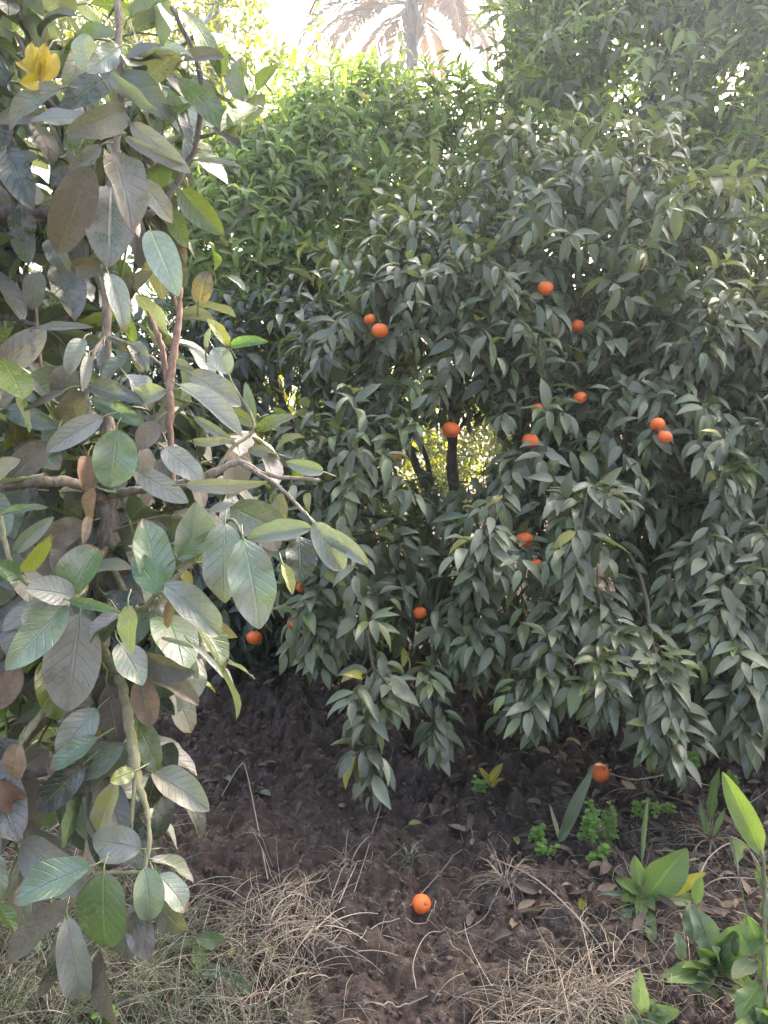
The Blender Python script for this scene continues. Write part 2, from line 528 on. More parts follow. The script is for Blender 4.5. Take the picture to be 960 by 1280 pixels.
def dress(path, out, rng, nleaf, size=(0.08, 0.125), ratio=0.345, droop=0.45, spread=0.85, palette=None, young=0.08, young_col=(0.17, 0.24, 0.06), jitter=0.25, up_n=0.7, out_n=0.7):
    """leaves along shoots: arrays for leaf_mesh"""
    n, K, _ = path.shape
    T = unit(np.gradient(path, axis=1))
    t = np.linspace(0.12, 1.0, nleaf) ** 0.8
    B, D, N, S, C = [], [], [], [], []
    ph0 = rng.uniform(0, 6.28, n)
    ref = unit(np.cross(T[:, K // 2], rng.normal(0, 1, (n, 3))))
    ref2 = np.cross(T[:, K // 2], ref)
    pal = np.asarray(palette)
    shoot_c = pal[rng.integers(0, len(pal), n)]
    isyoung = rng.random(n) < young
    for i, tt in enumerate(t):
        f = tt * (K - 1); a = min(int(f), K - 2); w = f - a
        pos = path[:, a] * (1 - w) + path[:, a + 1] * w
        tan = unit(T[:, a] * (1 - w) + T[:, a + 1] * w)
        ang = ph0 + i * 2.4 + rng.normal(0, 0.35, n)
        rd = np.cos(ang)[:, None] * ref + np.sin(ang)[:, None] * ref2
        sp_ = spread * (1.0 if i < nleaf - 2 else 0.55)
        d = unit(tan * (0.55 if i < nleaf - 2 else 0.9) + rd * sp_ + np.array([0, 0, -1]) * droop * rng.uniform(0.3, 1.5, (n, 1)) + rng.normal(0, 0.15, (n, 3)))
        nn = np.array([0, 0, 1.0]) * up_n + out * out_n + rd * 0.15 + rng.normal(0, jitter, (n, 3))
        sz = rng.uniform(size[0], size[1], n) * (0.8 + 0.3 * math.sin(3.0 * tt)) * np.where(isyoung & (i > nleaf - 5), 0.8, 1)
        c = shoot_c * rng.uniform(0.65, 1.35, (n, 1)) * (1 + rng.normal(0, 0.05, (n, 1)) * np.array([[1.0, 0.2, 0.5]]))
        yl = isyoung & (i > nleaf * 0.45)
        c[yl] = np.array(young_col) * rng.uniform(0.75, 1.2, (int(yl.sum()), 1))
        odd = rng.random(n) < 0.012
        c[odd] = np.array((0.30, 0.27, 0.04))
        keep = rng.random(n) < 0.93
        B.append((pos + rd * 0.004)[keep]); D.append(d[keep]); N.append(nn[keep]); S.append(sz[keep]); C.append(c[keep])
    B, D, N, S, C = np.vstack(B), np.vstack(D), np.vstack(N), np.concatenate(S), np.vstack(C)
    return B, D, N, S, S * ratio * rng.uniform(0.82, 1.2, len(S)), C

def leafy(name, path, out, rng, mat, parent, nleaf=9, nv=7, curl=(0.2, 0.9), fold=(0.2, 0.7), wave=0.03, tunnels=(), stems=True, twist=0.15, **kw):
    B, D, N, S, W, C = dress(path, out, rng, nleaf, **kw)
    if len(tunnels):
        k = ~in_tunnels(tunnels, B + D * S[:, None] * 0.5) | (rng.random(len(B)) < 0.10)
        B, D, N, S, W, C = B[k], D[k], N[k], S[k], W[k], C[k]
    n = len(B)
    gz = ground_base(B[:, 0], B[:, 1])
    B[:, 2] = np.maximum(B[:, 2], gz + 0.05)
    tipz = B[:, 2] + D[:, 2] * S
    low = tipz < gz + 0.02
    D[low, 2] = np.maximum(D[low, 2], 0.02)
    crown = link(name, leaf_mesh(name, B, D, N, S, W, C, rng, curl=rng.uniform(*curl, n), fold=rng.uniform(*fold, n), wave=wave, nv=nv, twist=twist, prof=(0.78, 1.12)), mat, parent)
    if stems:
        n, K, _ = path.shape
        r = np.linspace(0.0026, 0.0011, K)[None, :] * np.ones((n, 1))
        link('twigs', strand_mesh('twigs', path, r), M_TWIG, crown)
    return crown

PAL_MAND = [(0.105, 0.132, 0.058), (0.140, 0.160, 0.086), (0.072, 0.088, 0.044), (0.170, 0.188, 0.112), (0.115, 0.148, 0.056), (0.200, 0.212, 0.140), (0.085, 0.105, 0.050)]
PAL_SUN = [(0.19, 0.27, 0.065), (0.235, 0.31, 0.08), (0.14, 0.20, 0.05), (0.24, 0.30, 0.11)]  # fresh green, lightened to put the light on the crown tops into the leaves
PAL_SHADE = [(0.045, 0.068, 0.045), (0.058, 0.080, 0.052), (0.038, 0.055, 0.040)]  # darker copy of the leaf colours: shade painted into the leaves
PAL_LIME = [(0.120, 0.130, 0.001), (0.160, 0.150, 0.001), (0.080, 0.105, 0.002)]

def lobe(px, py, d, rx, ry, rz):
    return (P(px, py, d), np.array([rx, ry, rz]))

WINDOW = [(P(560, 585, 2.2), P(560, 560, 9.0), 0.10, 0.42), (P(525, 590, 2.2), P(522, 575, 9.0), 0.06, 0.26), (P(600, 560, 2.2), P(604, 540, 9.0), 0.055, 0.22),
          (P(690, 655, 2.4), P(695, 650, 9.0), 0.04, 0.18), (P(610, 655, 2.4), P(605, 650, 9.0), 0.06, 0.22), (P(740, 735, 2.6), P(745, 725, 7.0), 0.10, 0.20), (P(812, 580, 2.6), P(812, 580, 9.0), 0.025, 0.14)]

def limb_path(a, b, rng, bend=0.18, k=4):
    a, b = np.asarray(a, float), np.asarray(b, float)
    t = np.linspace(0, 1, k + 1)[:, None]
    p = a + (b - a) * t
    L = np.linalg.norm(b - a)
    p[1:-1] += rng.normal(0, bend * 0.35, (k - 1, 3)) * L * 0.5
    p[:, 2] += np.sin(t[:, 0] * math.pi) * L * bend * 0.4
    return p

def limbs_to(root, base, lobes, rng, r0=0.035, mat=None, forks=True):
    for c, r in lobes:
        pth = limb_path(base, c, rng)
        lm = link('limb', tube_mesh('limb', pth, np.linspace(r0, r0 * 0.25, len(pth)), seed=int(rng.integers(1e6)), sides=8), mat or M_BARK, root)
        if forks:
            for _ in range(3):
                s = pth[int(rng.integers(2, len(pth)))]
                e = c + unit(rng.normal(0, 1, 3)) * r * 0.75
                q = limb_path(s, e, rng)
                link('fork', tube_mesh('fork', q, np.linspace(r0 * 0.35, r0 * 0.1, len(q)), seed=int(rng.integers(1e6)), sides=6, m=4), mat or M_BARK, lm)

# ---- the fruiting mandarin in the middle
rA = np.random.default_rng(11)
baseA = G(600, 812); baseA[2] -= 0.03
treeA = thing('mandarin_tree', baseA, 'fruiting mandarin tree in the middle, dusty drooping leaves and a see-through gap between its stems', 'tree', 'mandarin trees of the orchard')
lobesA = [lobe(690, 330, 3.75, 0.85, 0.75, 0.50), lobe(545, 420, 3.65, 0.55, 0.65, 0.40), lobe(820, 520, 3.5, 0.50, 0.65, 0.50),
          lobe(690, 560, 3.25, 0.36, 0.40, 0.20), lobe(445, 640, 3.25, 0.33, 0.45, 0.42), lobe(640, 720, 3.05, 0.26, 0.32, 0.22), lobe(760, 640, 3.3, 0.30, 0.4, 0.22)]
link('trunk', tube_mesh('trunk', [baseA, P(598, 760, 3.85), P(590, 700, 3.82)], [0.085, 0.06, 0.055], seed=1, rough=0.06), M_BARK, treeA)
for pts, rr in (([P(592, 705, 3.82), P(572, 640, 3.8), P(565, 560, 3.75), P(575, 470, 3.75), P(600, 380, 3.75)], [0.035, 0.03, 0.024, 0.022, 0.015]),
                ([P(590, 705, 3.82), P(550, 640, 3.8), P(522, 585, 3.75), P(500, 530, 3.7), P(480, 450, 3.7)], [0.034, 0.03, 0.022, 0.02, 0.012]),
                ([P(594, 705, 3.82), P(650, 620, 3.75), P(700, 540, 3.7), P(760, 430, 3.7), P(800, 340, 3.7)], [0.036, 0.03, 0.026, 0.02, 0.012]),
                ([P(590, 710, 3.80), P(520, 660, 3.6), P(450, 640, 3.35)], [0.026, 0.018, 0.010]),
                ([P(600, 715, 3.80), P(690, 670, 3.5), P(790, 600, 3.4), P(850, 540, 3.45)], [0.03, 0.024, 0.016, 0.01]),
                ([P(540, 620, 3.8), P(535, 580, 3.75), P(512, 520, 3.72)], [0.016, 0.012, 0.01])):
    lm = link('limb', tube_mesh('limb', pts, rr, seed=len(pts) * 7 + int(rr[0] * 1e4)), M_BARK, treeA)
    for s in range(5):
        a = np.asarray(pts[1 + s % (len(pts) - 1)]); e = a + np.array([rA.uniform(-.5, .5), rA.uniform(-.7, .2), rA.uniform(0.0, .45)])
        q = limb_path(a, e, rA)
        if not in_tunnels(WINDOW, q).any():
            link('fork', tube_mesh('fork', q, np.linspace(0.010, 0.003, len(q)), seed=s, sides=6, m=4), M_BARK, lm)
pa, oa, _ = grow(lobesA, 105, rA, up=0.2, sag=0.30, tunnels=WINDOW)
leafy('crown', pa, oa, rA, M_LEAF, treeA, palette=PAL_MAND, droop=0.28, curl=(0.3, 1.3), tunnels=WINDOW, young=0.14, young_col=(0.15, 0.20, 0.08))

# its skirts: long branches that hang almost to the soil, each a part of the tree
def hanging_branch(root, start, way, tip, rng, nsh=26, spread=0.10, length=(0.10, 0.2), r0=0.010, nleaf=8, young=0.1, size=(0.075, 0.115), ycol=(0.15, 0.22, 0.05)):
    ctrl = [start, *way, tip]
    path = spline(ctrl, 6)
    lm = link('hanging_branch', tube_mesh('hanging_branch', ctrl, np.linspace(r0, 0.0022, len(ctrl)), sides=6, seed=int(rng.integers(1e6))), M_TWIG, root)
    t = rng.uniform(0.3, 1.0, nsh) ** 0.8
    t[-3:] = 1.0
    idx = np.minimum((t * (len(path) - 1)).astype(int), len(path) - 2)
    p0 = path[idx]
    tan = unit(path[idx + 1] - path[idx])
    side = unit(rng.normal(0, 1, (nsh, 3)) * np.array([1, 0.8, 0.5]) + np.array([0, -0.25, 0.25]))
    d = unit(tan * 0.7 + side * 0.8)
    d[-3:] = unit(tan[-3:] + side[-3:] * 0.25)
    K = 5
    L = rng.uniform(*length, nsh)
    pp = np.empty((nsh, K, 3)); pp[:, 0] = p0
    for k in range(1, K):
        d = unit(d + np.array([0, 0, -0.20]) + rng.normal(0, 0.07, (nsh, 3)))
        pp[:, k] = pp[:, k - 1] + d * (L / (K - 1))[:, None]
    gz = ground_base(pp[..., 0], pp[..., 1]) + 0.04
    pp[..., 2] = np.maximum(pp[..., 2], gz)
    out = unit(side * 0.3 + np.array([0, -0.9, 0.3]))
    leafy('foliage', pp, out, rng, M_LEAF, lm, nleaf=nleaf, nv=6, palette=PAL_MAND, droop=0.38, curl=(0.25, 1.1), young=young, young_col=ycol, size=size, up_n=0.75, out_n=0.6)
    return lm

HB = [  # start, way points, tip (photo pixel, distance), shoots
    ((450, 640, 3.2), [(430, 680, 2.85), (452, 760, 2.60), (468, 850, 2.45)], (470, 950, 2.36), 22),
    ((450, 650, 3.2), [(420, 690, 2.95), (400, 740, 2.8)], (395, 800, 2.72), 20),
    ((560, 700, 3.3), [(545, 750, 2.9), (540, 830, 2.65)], (545, 905, 2.55), 9),
    ((600, 690, 3.3), [(600, 690, 2.9), (595, 740, 2.75)], (590, 800, 2.7), 20),
    ((640, 680, 3.2), [(680, 720, 2.8), (690, 790, 2.6)], (670, 880, 2.5), 40),
    ((700, 660, 3.2), [(740, 720, 2.75), (760, 800, 2.52)], (745, 860, 2.45), 40),
    ((760, 650, 3.2), [(800, 720, 2.7), (815, 800, 2.5), (830, 850, 2.42)], (835, 915, 2.38), 46),
    ((790, 640, 3.2), [(840, 700, 2.8), (870, 760, 2.65)], (890, 830, 2.6), 28),
    ((660, 600, 3.2), [(640, 600, 2.8), (610, 640, 2.65)], (600, 690, 2.6), 16),
    ((720, 600, 3.2), [(735, 600, 2.75), (730, 640, 2.6)], (720, 690, 2.55), 18),
]
for s, w, t, nsh in HB:
    hanging_branch(treeA, P(*s), [P(*q) for q in w], P(*t), rA, nsh, length=(0.08, 0.17), young=0.14, ycol=(0.19, 0.24, 0.08))

# ---- the mandarin on the right
rB = np.random.default_rng(21)
baseB = G(985, 800)
treeB = thing('mandarin_tree', baseB, 'mandarin tree cut off by the right edge, grey-green drooping leaves down to the weeds', 'tree', 'mandarin trees of the orchard')
lobesB = [lobe(975, 430, 3.5, 0.42, 0.55, 0.42), lobe(985, 600, 3.2, 0.42, 0.5, 0.42), lobe(1050, 760, 3.2, 0.5, 0.5, 0.4)]
link('trunk', tube_mesh('trunk', [baseB, P(985, 740, 3.5), P(980, 640, 3.5)], [0.07, 0.055, 0.045], seed=4), M_BARK, treeB)
limbs_to(treeB, P(980, 660, 3.5), lobesB, rB, 0.03)
pa, oa, _ = grow(lobesB, 115, rB, up=0.2, sag=0.28)
leafy('crown', pa, oa, rB, M_LEAF, treeB, palette=PAL_MAND, droop=0.28, curl=(0.3, 1.3), young=0.2, young_col=(0.16, 0.22, 0.08))
for s, w, t, nsh in [((960, 560, 3.2), [(930, 620, 2.8), (915, 720, 2.6), (918, 800, 2.5)], (925, 880, 2.45), 40), ((980, 560, 3.1), [(960, 640, 2.7), (950, 720, 2.6)], (960, 820, 2.5), 36),
                     ((960, 520, 3.2), [(920, 560, 2.85), (890, 620, 2.75)], (880, 700, 2.7), 26), ((950, 470, 3.3), [(910, 440, 3.0), (895, 420, 2.95)], (893, 408, 2.93), 12)]:
    hanging_branch(treeB, P(*s), [P(*q) for q in w], P(*t), rB, nsh, young=0.15)

# ---- the mandarin behind on the left, its top lightened in colour for sun and sky
rC = np.random.default_rng(31)
baseC = G(370, 800)
treeC = thing('mandarin_tree', baseC, 'mandarin tree behind the broad-leaved citrus, fresh curled leaves lightened on top and darkened in colour for shade below', 'tree', 'mandarin trees of the orchard')
lobesC = [lobe(455, 268, 5.0, 0.85, 0.75, 0.70), lobe(330, 330, 4.8, 0.55, 0.65, 0.75), lobe(360, 520, 4.5, 0.62, 0.65, 0.75), lobe(290, 690, 4.3, 0.62, 0.6, 0.5), lobe(420, 700, 4.4, 0.5, 0.5, 0.55), lobe(250, 800, 4.3, 0.6, 0.5, 0.32)]
link('trunk', tube_mesh('trunk', [baseC, P(368, 720, 4.7), P(375, 600, 4.8)], [0.08, 0.06, 0.05], seed=6), M_BARK, treeC)
limbs_to(treeC, P(372, 650, 4.75), lobesC, rC, 0.035)
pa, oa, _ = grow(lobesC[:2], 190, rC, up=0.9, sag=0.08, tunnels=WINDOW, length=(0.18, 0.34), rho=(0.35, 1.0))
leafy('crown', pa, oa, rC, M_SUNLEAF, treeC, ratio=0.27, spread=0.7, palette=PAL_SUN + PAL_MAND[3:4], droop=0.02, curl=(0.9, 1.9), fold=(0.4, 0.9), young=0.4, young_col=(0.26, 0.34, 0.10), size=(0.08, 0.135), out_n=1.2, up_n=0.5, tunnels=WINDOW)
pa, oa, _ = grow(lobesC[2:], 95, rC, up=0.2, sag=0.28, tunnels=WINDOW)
leafy('crown', pa, oa, rC, M_LEAF, treeC, palette=PAL_SHADE, droop=0.3, curl=(0.3, 1.2), young=0.02, tunnels=WINDOW)

# ---- a shaded one at the far left
rG = np.random.default_rng(36)
baseG = G(20, 790)
treeG = thing('mandarin_tree', baseG, 'shaded mandarin tree at the left edge, seen only between the broad citrus leaves', 'tree', 'mandarin trees of the orchard')
lobesG = [lobe(90, 480, 4.2, 0.55, 0.5, 0.52), lobe(-90, 520, 4.0, 0.6, 0.6, 0.7), lobe(60, 690, 4.0, 0.7, 0.5, 0.45)]
link('trunk', tube_mesh('trunk', [baseG, P(22, 700, 4.1), P(30, 600, 4.2)], [0.07, 0.055, 0.045], seed=16), M_BARK, treeG)
limbs_to(treeG, P(30, 620, 4.2), lobesG, rG, 0.03)
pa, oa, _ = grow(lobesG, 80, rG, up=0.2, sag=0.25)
leafy('crown', pa, oa, rG, M_LEAF, treeG, palette=PAL_SHADE + PAL_SUN[:1], droop=0.3, curl=(0.3, 1.2), young=0.05)

# ---- the tall tree behind on the right
rD = np.random.default_rng(41)
baseD = np.array([1.9, 6.0, float(ground_base(1.9, 6.0))])
treeD = thing('mandarin_tree', baseD, 'tallest mandarin tree, rising out of view at the top right', 'tree', 'mandarin trees of the orchard')
lobesD = [lobe(820, 110, 5.2, 1.05, 0.9, 0.95), lobe(1010, 60, 5.2, 1.0, 0.9, 1.2), lobe(900, -120, 5.4, 1.2, 1.0, 0.9), lobe(705, 140, 5.3, 0.42, 0.55, 0.60), lobe(940, 330, 4.7, 0.7, 0.7, 0.75), lobe(715, 310, 4.75, 0.5, 0.4, 0.42), lobe(700, 10, 5.6, 0.45, 0.5, 0.5), lobe(1120, -60, 5.6, 1.0, 1.0, 1.2), (np.array([2.0, 5.4, 5.2]), np.array([1.2, 0.8, 0.75]))]  # last lobe is unseen, added to block the sun from the near citrus
link('trunk', tube_mesh('trunk', [baseD, baseD + (0.05, 0, 0.8), baseD + (0.0, 0.05, 1.6)], [0.11, 0.09, 0.08], seed=8), M_BARK, treeD)
limbs_to(treeD, baseD + (0.0, 0.05, 1.5), lobesD, rD, 0.045)
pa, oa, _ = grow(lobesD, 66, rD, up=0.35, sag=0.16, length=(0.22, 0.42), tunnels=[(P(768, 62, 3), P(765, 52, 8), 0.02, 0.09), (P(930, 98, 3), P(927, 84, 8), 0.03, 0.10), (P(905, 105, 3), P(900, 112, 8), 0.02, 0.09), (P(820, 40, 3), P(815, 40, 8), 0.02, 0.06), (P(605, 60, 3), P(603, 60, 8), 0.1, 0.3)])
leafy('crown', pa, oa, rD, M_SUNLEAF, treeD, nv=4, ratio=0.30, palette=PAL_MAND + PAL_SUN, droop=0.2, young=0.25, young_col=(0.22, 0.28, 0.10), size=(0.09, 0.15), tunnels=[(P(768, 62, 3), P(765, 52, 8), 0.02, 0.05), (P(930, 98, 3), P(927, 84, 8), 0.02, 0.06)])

# upright suckers against the sky on the left tree
def sucker(root, a, b, rng, pal=None):
    pth = np.array([np.asarray(a) + (np.asarray(b) - np.asarray(a)) * t + np.array([0.01 * math.sin(5 * t), 0, 0]) for t in np.linspace(0, 1, 5)])[None]
    lm = link('water_shoot', tube_mesh('water_shoot', pth[0], np.linspace(0.006, 0.002, 5), sides=6), M_TWIG, root)
    leafy('foliage', pth, np.array([[0, -0.3, 0.9]]), rng, M_SUNLEAF,  lm, nleaf=24, nv=5, palette=pal or PAL_MAND, droop=0.05, spread=1.0, young=0.5 if pal else 0, young_col=(0.26, 0.34, 0.10), stems=False, size=(0.07, 0.12), curl=(0.5, 1.6))
sucker(treeC, P(398, 150, 4.9), P(396, 12, 4.9), rC)
sucker(treeC, P(360, 150, 4.9), P(352, 70, 4.9), rC)
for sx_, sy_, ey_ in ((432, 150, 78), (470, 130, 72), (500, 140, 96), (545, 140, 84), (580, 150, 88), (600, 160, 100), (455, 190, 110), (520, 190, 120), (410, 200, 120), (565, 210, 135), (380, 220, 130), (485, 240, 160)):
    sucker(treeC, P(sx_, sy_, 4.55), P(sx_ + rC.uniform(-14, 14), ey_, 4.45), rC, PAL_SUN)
sucker(treeD, P(622, 110, 5.0), P(612, -10, 5.0), rD)
sucker(treeD, P(638, 110, 5.0), P(640, 10, 5.0), rD)

# ---- sunlit bushes and trees farther off
rE = np.random.default_rng(51)
FAR = [
    (-3.6, 8.3, 1.5, 1.1, 'yellow-green sunlit bush seen at the left edge beside the mud wall', 'sunlit bushes beyond the orchard'),
    (-1.4, 9.6, 1.6, 1.1, 'sunlit bush behind the dark left mandarin tree', 'sunlit bushes beyond the orchard'),
    (0.55, 10.0, 1.7, 1.1, 'bright yellow-green bush seen through the gap between the mandarin stems', 'sunlit bushes beyond the orchard'),
    (2.6, 10.2, 1.7, 1.2, 'sunlit bush glimpsed between the leaves right of the gap', 'sunlit bushes beyond the orchard'),
    (5.0, 9.6, 1.9, 1.3, 'sunlit bush behind the tree at the right edge', 'sunlit bushes beyond the orchard'),
]
for x, y, h, r, lab, grp in FAR:
    b = np.array([x, y, float(ground_base(x, y))])
    t = thing('bush', b, lab, 'bush', grp)
    lb = [(b + (0, 0, h * 0.55), np.array([r, r * 0.7, h * 0.55])), (b + (r * 0.5, -0.2, h * 0.35), np.array([r * 0.6, r * 0.6, h * 0.35]))]
    link('stem', tube_mesh('stem', [b, b + (0.05, 0, h * 0.3), b + (0, 0, h * 0.6)], [0.05, 0.04, 0.02]), M_BARK, t)
    pa, oa, _ = grow(lb, 55, rE, up=0.3, sag=0.15)
    leafy('crown', pa, oa, rE, M_FARLEAF, t, nv=3, palette=PAL_LIME, droop=0.3, young=0.2, young_col=(0.19, 0.165, 0.001), stems=False, nleaf=8)
# a tall sunlit tree top left behind
b = np.array([-1.9, 8.6, float(ground_base(-1.9, 8.6))])
t = thing('leafy_tree', b, 'yellow-green sunlit tree whose crown shows between the broad leaves and the bright sky', 'tree')
link('trunk', tube_mesh('trunk', [b, b + (0.1, 0, 1.6), b + (0.1, 0.1, 3.2)], [0.12, 0.1, 0.07]), M_BARK, t)
lb = [lobe(255, 60, 8.6, 0.85, 0.8, 0.75), lobe(150, 120, 8.4, 1.2, 0.8, 0.9), lobe(60, 20, 8.6, 1.2, 0.8, 1.0)]
limbs_to(t, b + (0.1, 0, 3.0), lb, rE, 0.05, forks=False)
pa, oa, _ = grow(lb, 46, rE, up=0.3, sag=0.15, length=(0.2, 0.45))
leafy('crown', pa, oa, rE, M_FARLEAF, t, nv=3, palette=PAL_LIME, droop=0.3, young=0.3, young_col=(0.19, 0.165, 0.001), stems=False, nleaf=8, size=(0.08, 0.12))

# ------------------------------------------------------------------ palms
def palm(px, d, py_crown, label, n=22, lean=0.0, flen=2.3, trunk_r=0.13, seed=0, warm=0.35, droop=1.35):
    r = np.random.default_rng(seed)
    top = P(px, py_crown, d)
    base = np.array([top[0] + lean, top[1], 0.0]); base[2] = float(ground_base(base[0], base[1]))
    t = thing('date_palm', base, label, 'palm tree', 'date palms behind the orchard')
    H = top[2] - base[2]
    pts = [base + (top - base) * k + np.array([0.04 * math.sin(6 * k), 0, 0]) for k in np.linspace(0, 1, 7)]
    link('trunk', tube_mesh('trunk', pts, [trunk_r * 1.25, trunk_r, trunk_r, trunk_r * .95, trunk_r * .95, trunk_r, trunk_r * 1.1], sides=14, m=16, rough=0.07, seed=seed), M_PALMBARK, t)
    # old leaf bases under the crown
    nb = 46
    az = r.uniform(0, 6.28, nb)
    B = top + np.column_stack([np.cos(az) * trunk_r * 0.9, np.sin(az) * trunk_r * 0.9, r.uniform(-0.75, 0.05, nb)])
    D = np.column_stack([np.cos(az) * 0.6, np.sin(az) * 0.6, np.full(nb, 0.9)])
    link('leaf_base', leaf_mesh('leaf_base', B, D, np.column_stack([np.cos(az), np.sin(az), np.zeros(nb)]), 0.34, 0.09, np.tile((0.12, 0.075, 0.045), (nb, 1)) * r.uniform(.6, 1.2, (nb, 1)), r, curl=0.4, fold=0.5, nv=3), M_PALM, t)
    for i in range(n):
        a = i * 2.4 + r.normal(0, 0.2)
        tier = i / n
        el = 1.25 - tier * 1.35 + r.normal(0, 0.08)
        L = flen * r.uniform(0.85, 1.1)
        K = 15
        p = np.empty((K, 3)); p[0] = top + np.array([math.cos(a), math.sin(a), 0]) * trunk_r * 0.6
        hz = np.array([math.cos(a), math.sin(a), 0.0])
        e = el
        for k in range(1, K):
            e -= droop / (K - 1) * (0.6 + 0.9 * k / K)
            p[k] = p[k - 1] + (hz * math.cos(e) + np.array([0, 0, math.sin(e)])) * L / (K - 1)
        fr = link('frond', tube_mesh('frond', p[::2], np.linspace(0.022, 0.004, len(p[::2])), sides=5, m=3, rough=0.03), M_GREENSTEM, t)
        m_ = 64
        tt = np.linspace(0.16, 1.0, m_)
        f = tt * (K - 1); ia = np.minimum(f.astype(int), K - 2); w = (f - ia)[:, None]
        pos = p[ia] * (1 - w) + p[ia + 1] * w
        tan = unit(p[np.minimum(ia + 1, K - 1)] - p[ia])
        sd = unit(np.cross(tan, np.array([0, 0, 1.0])))
        nn = np.cross(sd, tan)
        dry = 1.0 if tier > 0.68 else 0.0
        Bs, Ds, Ns, Ls, Cs = [], [], [], [], []
        for s in (-1, 1):
            dd = unit(sd * s * 0.8 + tan * 0.75 + nn * 0.25 + np.array([0, 0, -0.25 * (0.4 + dry)]) + r.normal(0, 0.06, (m_, 3)))
            Bs.append(pos); Ds.append(dd); Ns.append(nn + sd * s * -0.3)
            Ls.append(0.40 * np.sin(np.pi * (0.12 + 0.83 * tt)) ** 0.7 * r.uniform(0.85, 1.1, m_) * flen / 2.3)
            c = np.tile((0.040, 0.046, 0.036), (m_, 1)) * r.uniform(0.75, 1.2, (m_, 1))
            wm = (r.random(m_) < warm * (0.4 + tt)) | (dry > 0)
            c[wm] = np.array((0.17, 0.062, 0.016)) * r.uniform(0.7, 1.2, (int(wm.sum()), 1))
            Cs.append(c)
        link('leaflets', leaf_mesh('leaflets', np.vstack(Bs), np.vstack(Ds), np.vstack(Ns), np.concatenate(Ls), 0.040, np.vstack(Cs), r, curl=0.5, fold=0.5, nv=3, prof=(0.3, 0.6)), M_PALM, fr)
    return t

palm(517, 14.0, 4, 'date palm standing against the white sky, slim trunk and arching grey and orange fronds', seed=3, flen=2.6, n=28, trunk_r=0.105)
palm(655, 9.5, -190, 'date palm whose thick brown trunk leaves the top edge beside the tall mandarin', seed=4, trunk_r=0.17, flen=2.4, n=18)
palm(1035, 12.0, 10, 'date palm with sunlit orange fronds at the right edge above the tall mandarin', seed=5, flen=2.6, n=18, warm=0.8)
palm(265, 12.0, -150, 'date palm beyond the top left edge with only its frond tips hanging into view', seed=6, flen=2.5, n=18)

# ------------------------------------------------------------------ mud wall on the far left
def wall_mesh():
    bm = bmesh.new()
    a, b = np.array([-6.2, 6.6]), np.array([-4.1, 10.4])
    n = 46; hN = 26
    d = unit(b - a); pr = np.array([d[1], -d[0]])
    L = np.linalg.norm(b - a)
    r = np.random.default_rng(2)
    rows = []
    for side in (0, 1):
        grid = []
        for i in range(n + 1):
            s = L * i / n
            top = 2.75 + 0.05 * math.sin(s * 3.1) + r.normal(0, 0.012)
            colv = []
            for j in range(hN + 1):
                z = top * j / hN - (0.1 if j == 0 else 0)
                off = (0.0 if side == 0 else -0.32) + r.normal(0, 0.006) * (1 if side == 0 else 0)
                q = a + d * s + pr * off
                colv.append(bm.verts.new((q[0], q[1], z)))
            grid.append(colv)
        for i in range(n):
            for j in range(hN):
                f = (grid[i][j], grid[i + 1][j], grid[i + 1][j + 1], grid[i][j + 1])
                bm.faces.new(f if side == 0 else f[::-1])
        rows.append(grid)
    for i in range(n):
        bm.faces.new((rows[0][i][hN], rows[0][i + 1][hN], rows[1][i + 1][hN], rows[1][i][hN]))
    for i in (0, n):
        for j in range(hN):
            bm.faces.new((rows[0][i][j], rows[0][i][j + 1], rows[1][i][j + 1], rows[1][i][j]))
    bmesh.ops.recalc_face_normals(bm, faces=bm.faces)
    me = bpy.data.meshes.new('mud_wall')
    bm.to_mesh(me); bm.free()
    return me
m, nt, out = new_mat('mud_brick')
g = NT(nt)
tc = g('ShaderNodeTexCoord')
sep = g('ShaderNodeSeparateXYZ', Vector=tc.outputs['Object'])
cm = g('ShaderNodeCombineXYZ', X=g.math('ADD', sep.outputs[0], g.math('MULTIPLY', sep.outputs[1], 0.8)), Y=sep.outputs[2])
bk = g('ShaderNodeTexBrick', Vector=cm.outputs[0], Color1=(0.42, 0.29, 0.21, 1), Color2=(0.36, 0.24, 0.17, 1), Mortar=(0.45, 0.36, 0.28, 1), Scale=4.0)
nz = g('ShaderNodeTexNoise', Vector=tc.outputs['Object'], Scale=9.0, Detail=6.0)
c = g.mix(g.math('MULTIPLY', nz.outputs[0], 0.7), bk.outputs[0], (0.48, 0.38, 0.30, 1))
pb = g('ShaderNodeBsdfPrincipled', Base_Color=c, Roughness=0.9)
bp = g('ShaderNodeBump', Height=nz.outputs[0], Strength=0.5, Distance=0.02)
nt.links.new(bp.outputs[0], pb.inputs['Normal'])
nt.links.new(pb.outputs[0], out.inputs[0])
tag(link('mud_wall', wall_mesh(), m), 'pinkish tan mud brick wall glimpsed behind the leaves at the left edge', 'wall')
# ------------------------------------------------------------------ the broad-leaved citrus in the left foreground
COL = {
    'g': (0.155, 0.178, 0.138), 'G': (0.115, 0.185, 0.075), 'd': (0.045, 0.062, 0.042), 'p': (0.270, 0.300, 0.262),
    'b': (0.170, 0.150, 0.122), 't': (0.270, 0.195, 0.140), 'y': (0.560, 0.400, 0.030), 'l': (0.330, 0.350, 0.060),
    'Y': (0.130, 0.185, 0.035), 'o': (0.170, 0.145, 0.085), 'P': (0.175, 0.235, 0.160),
}
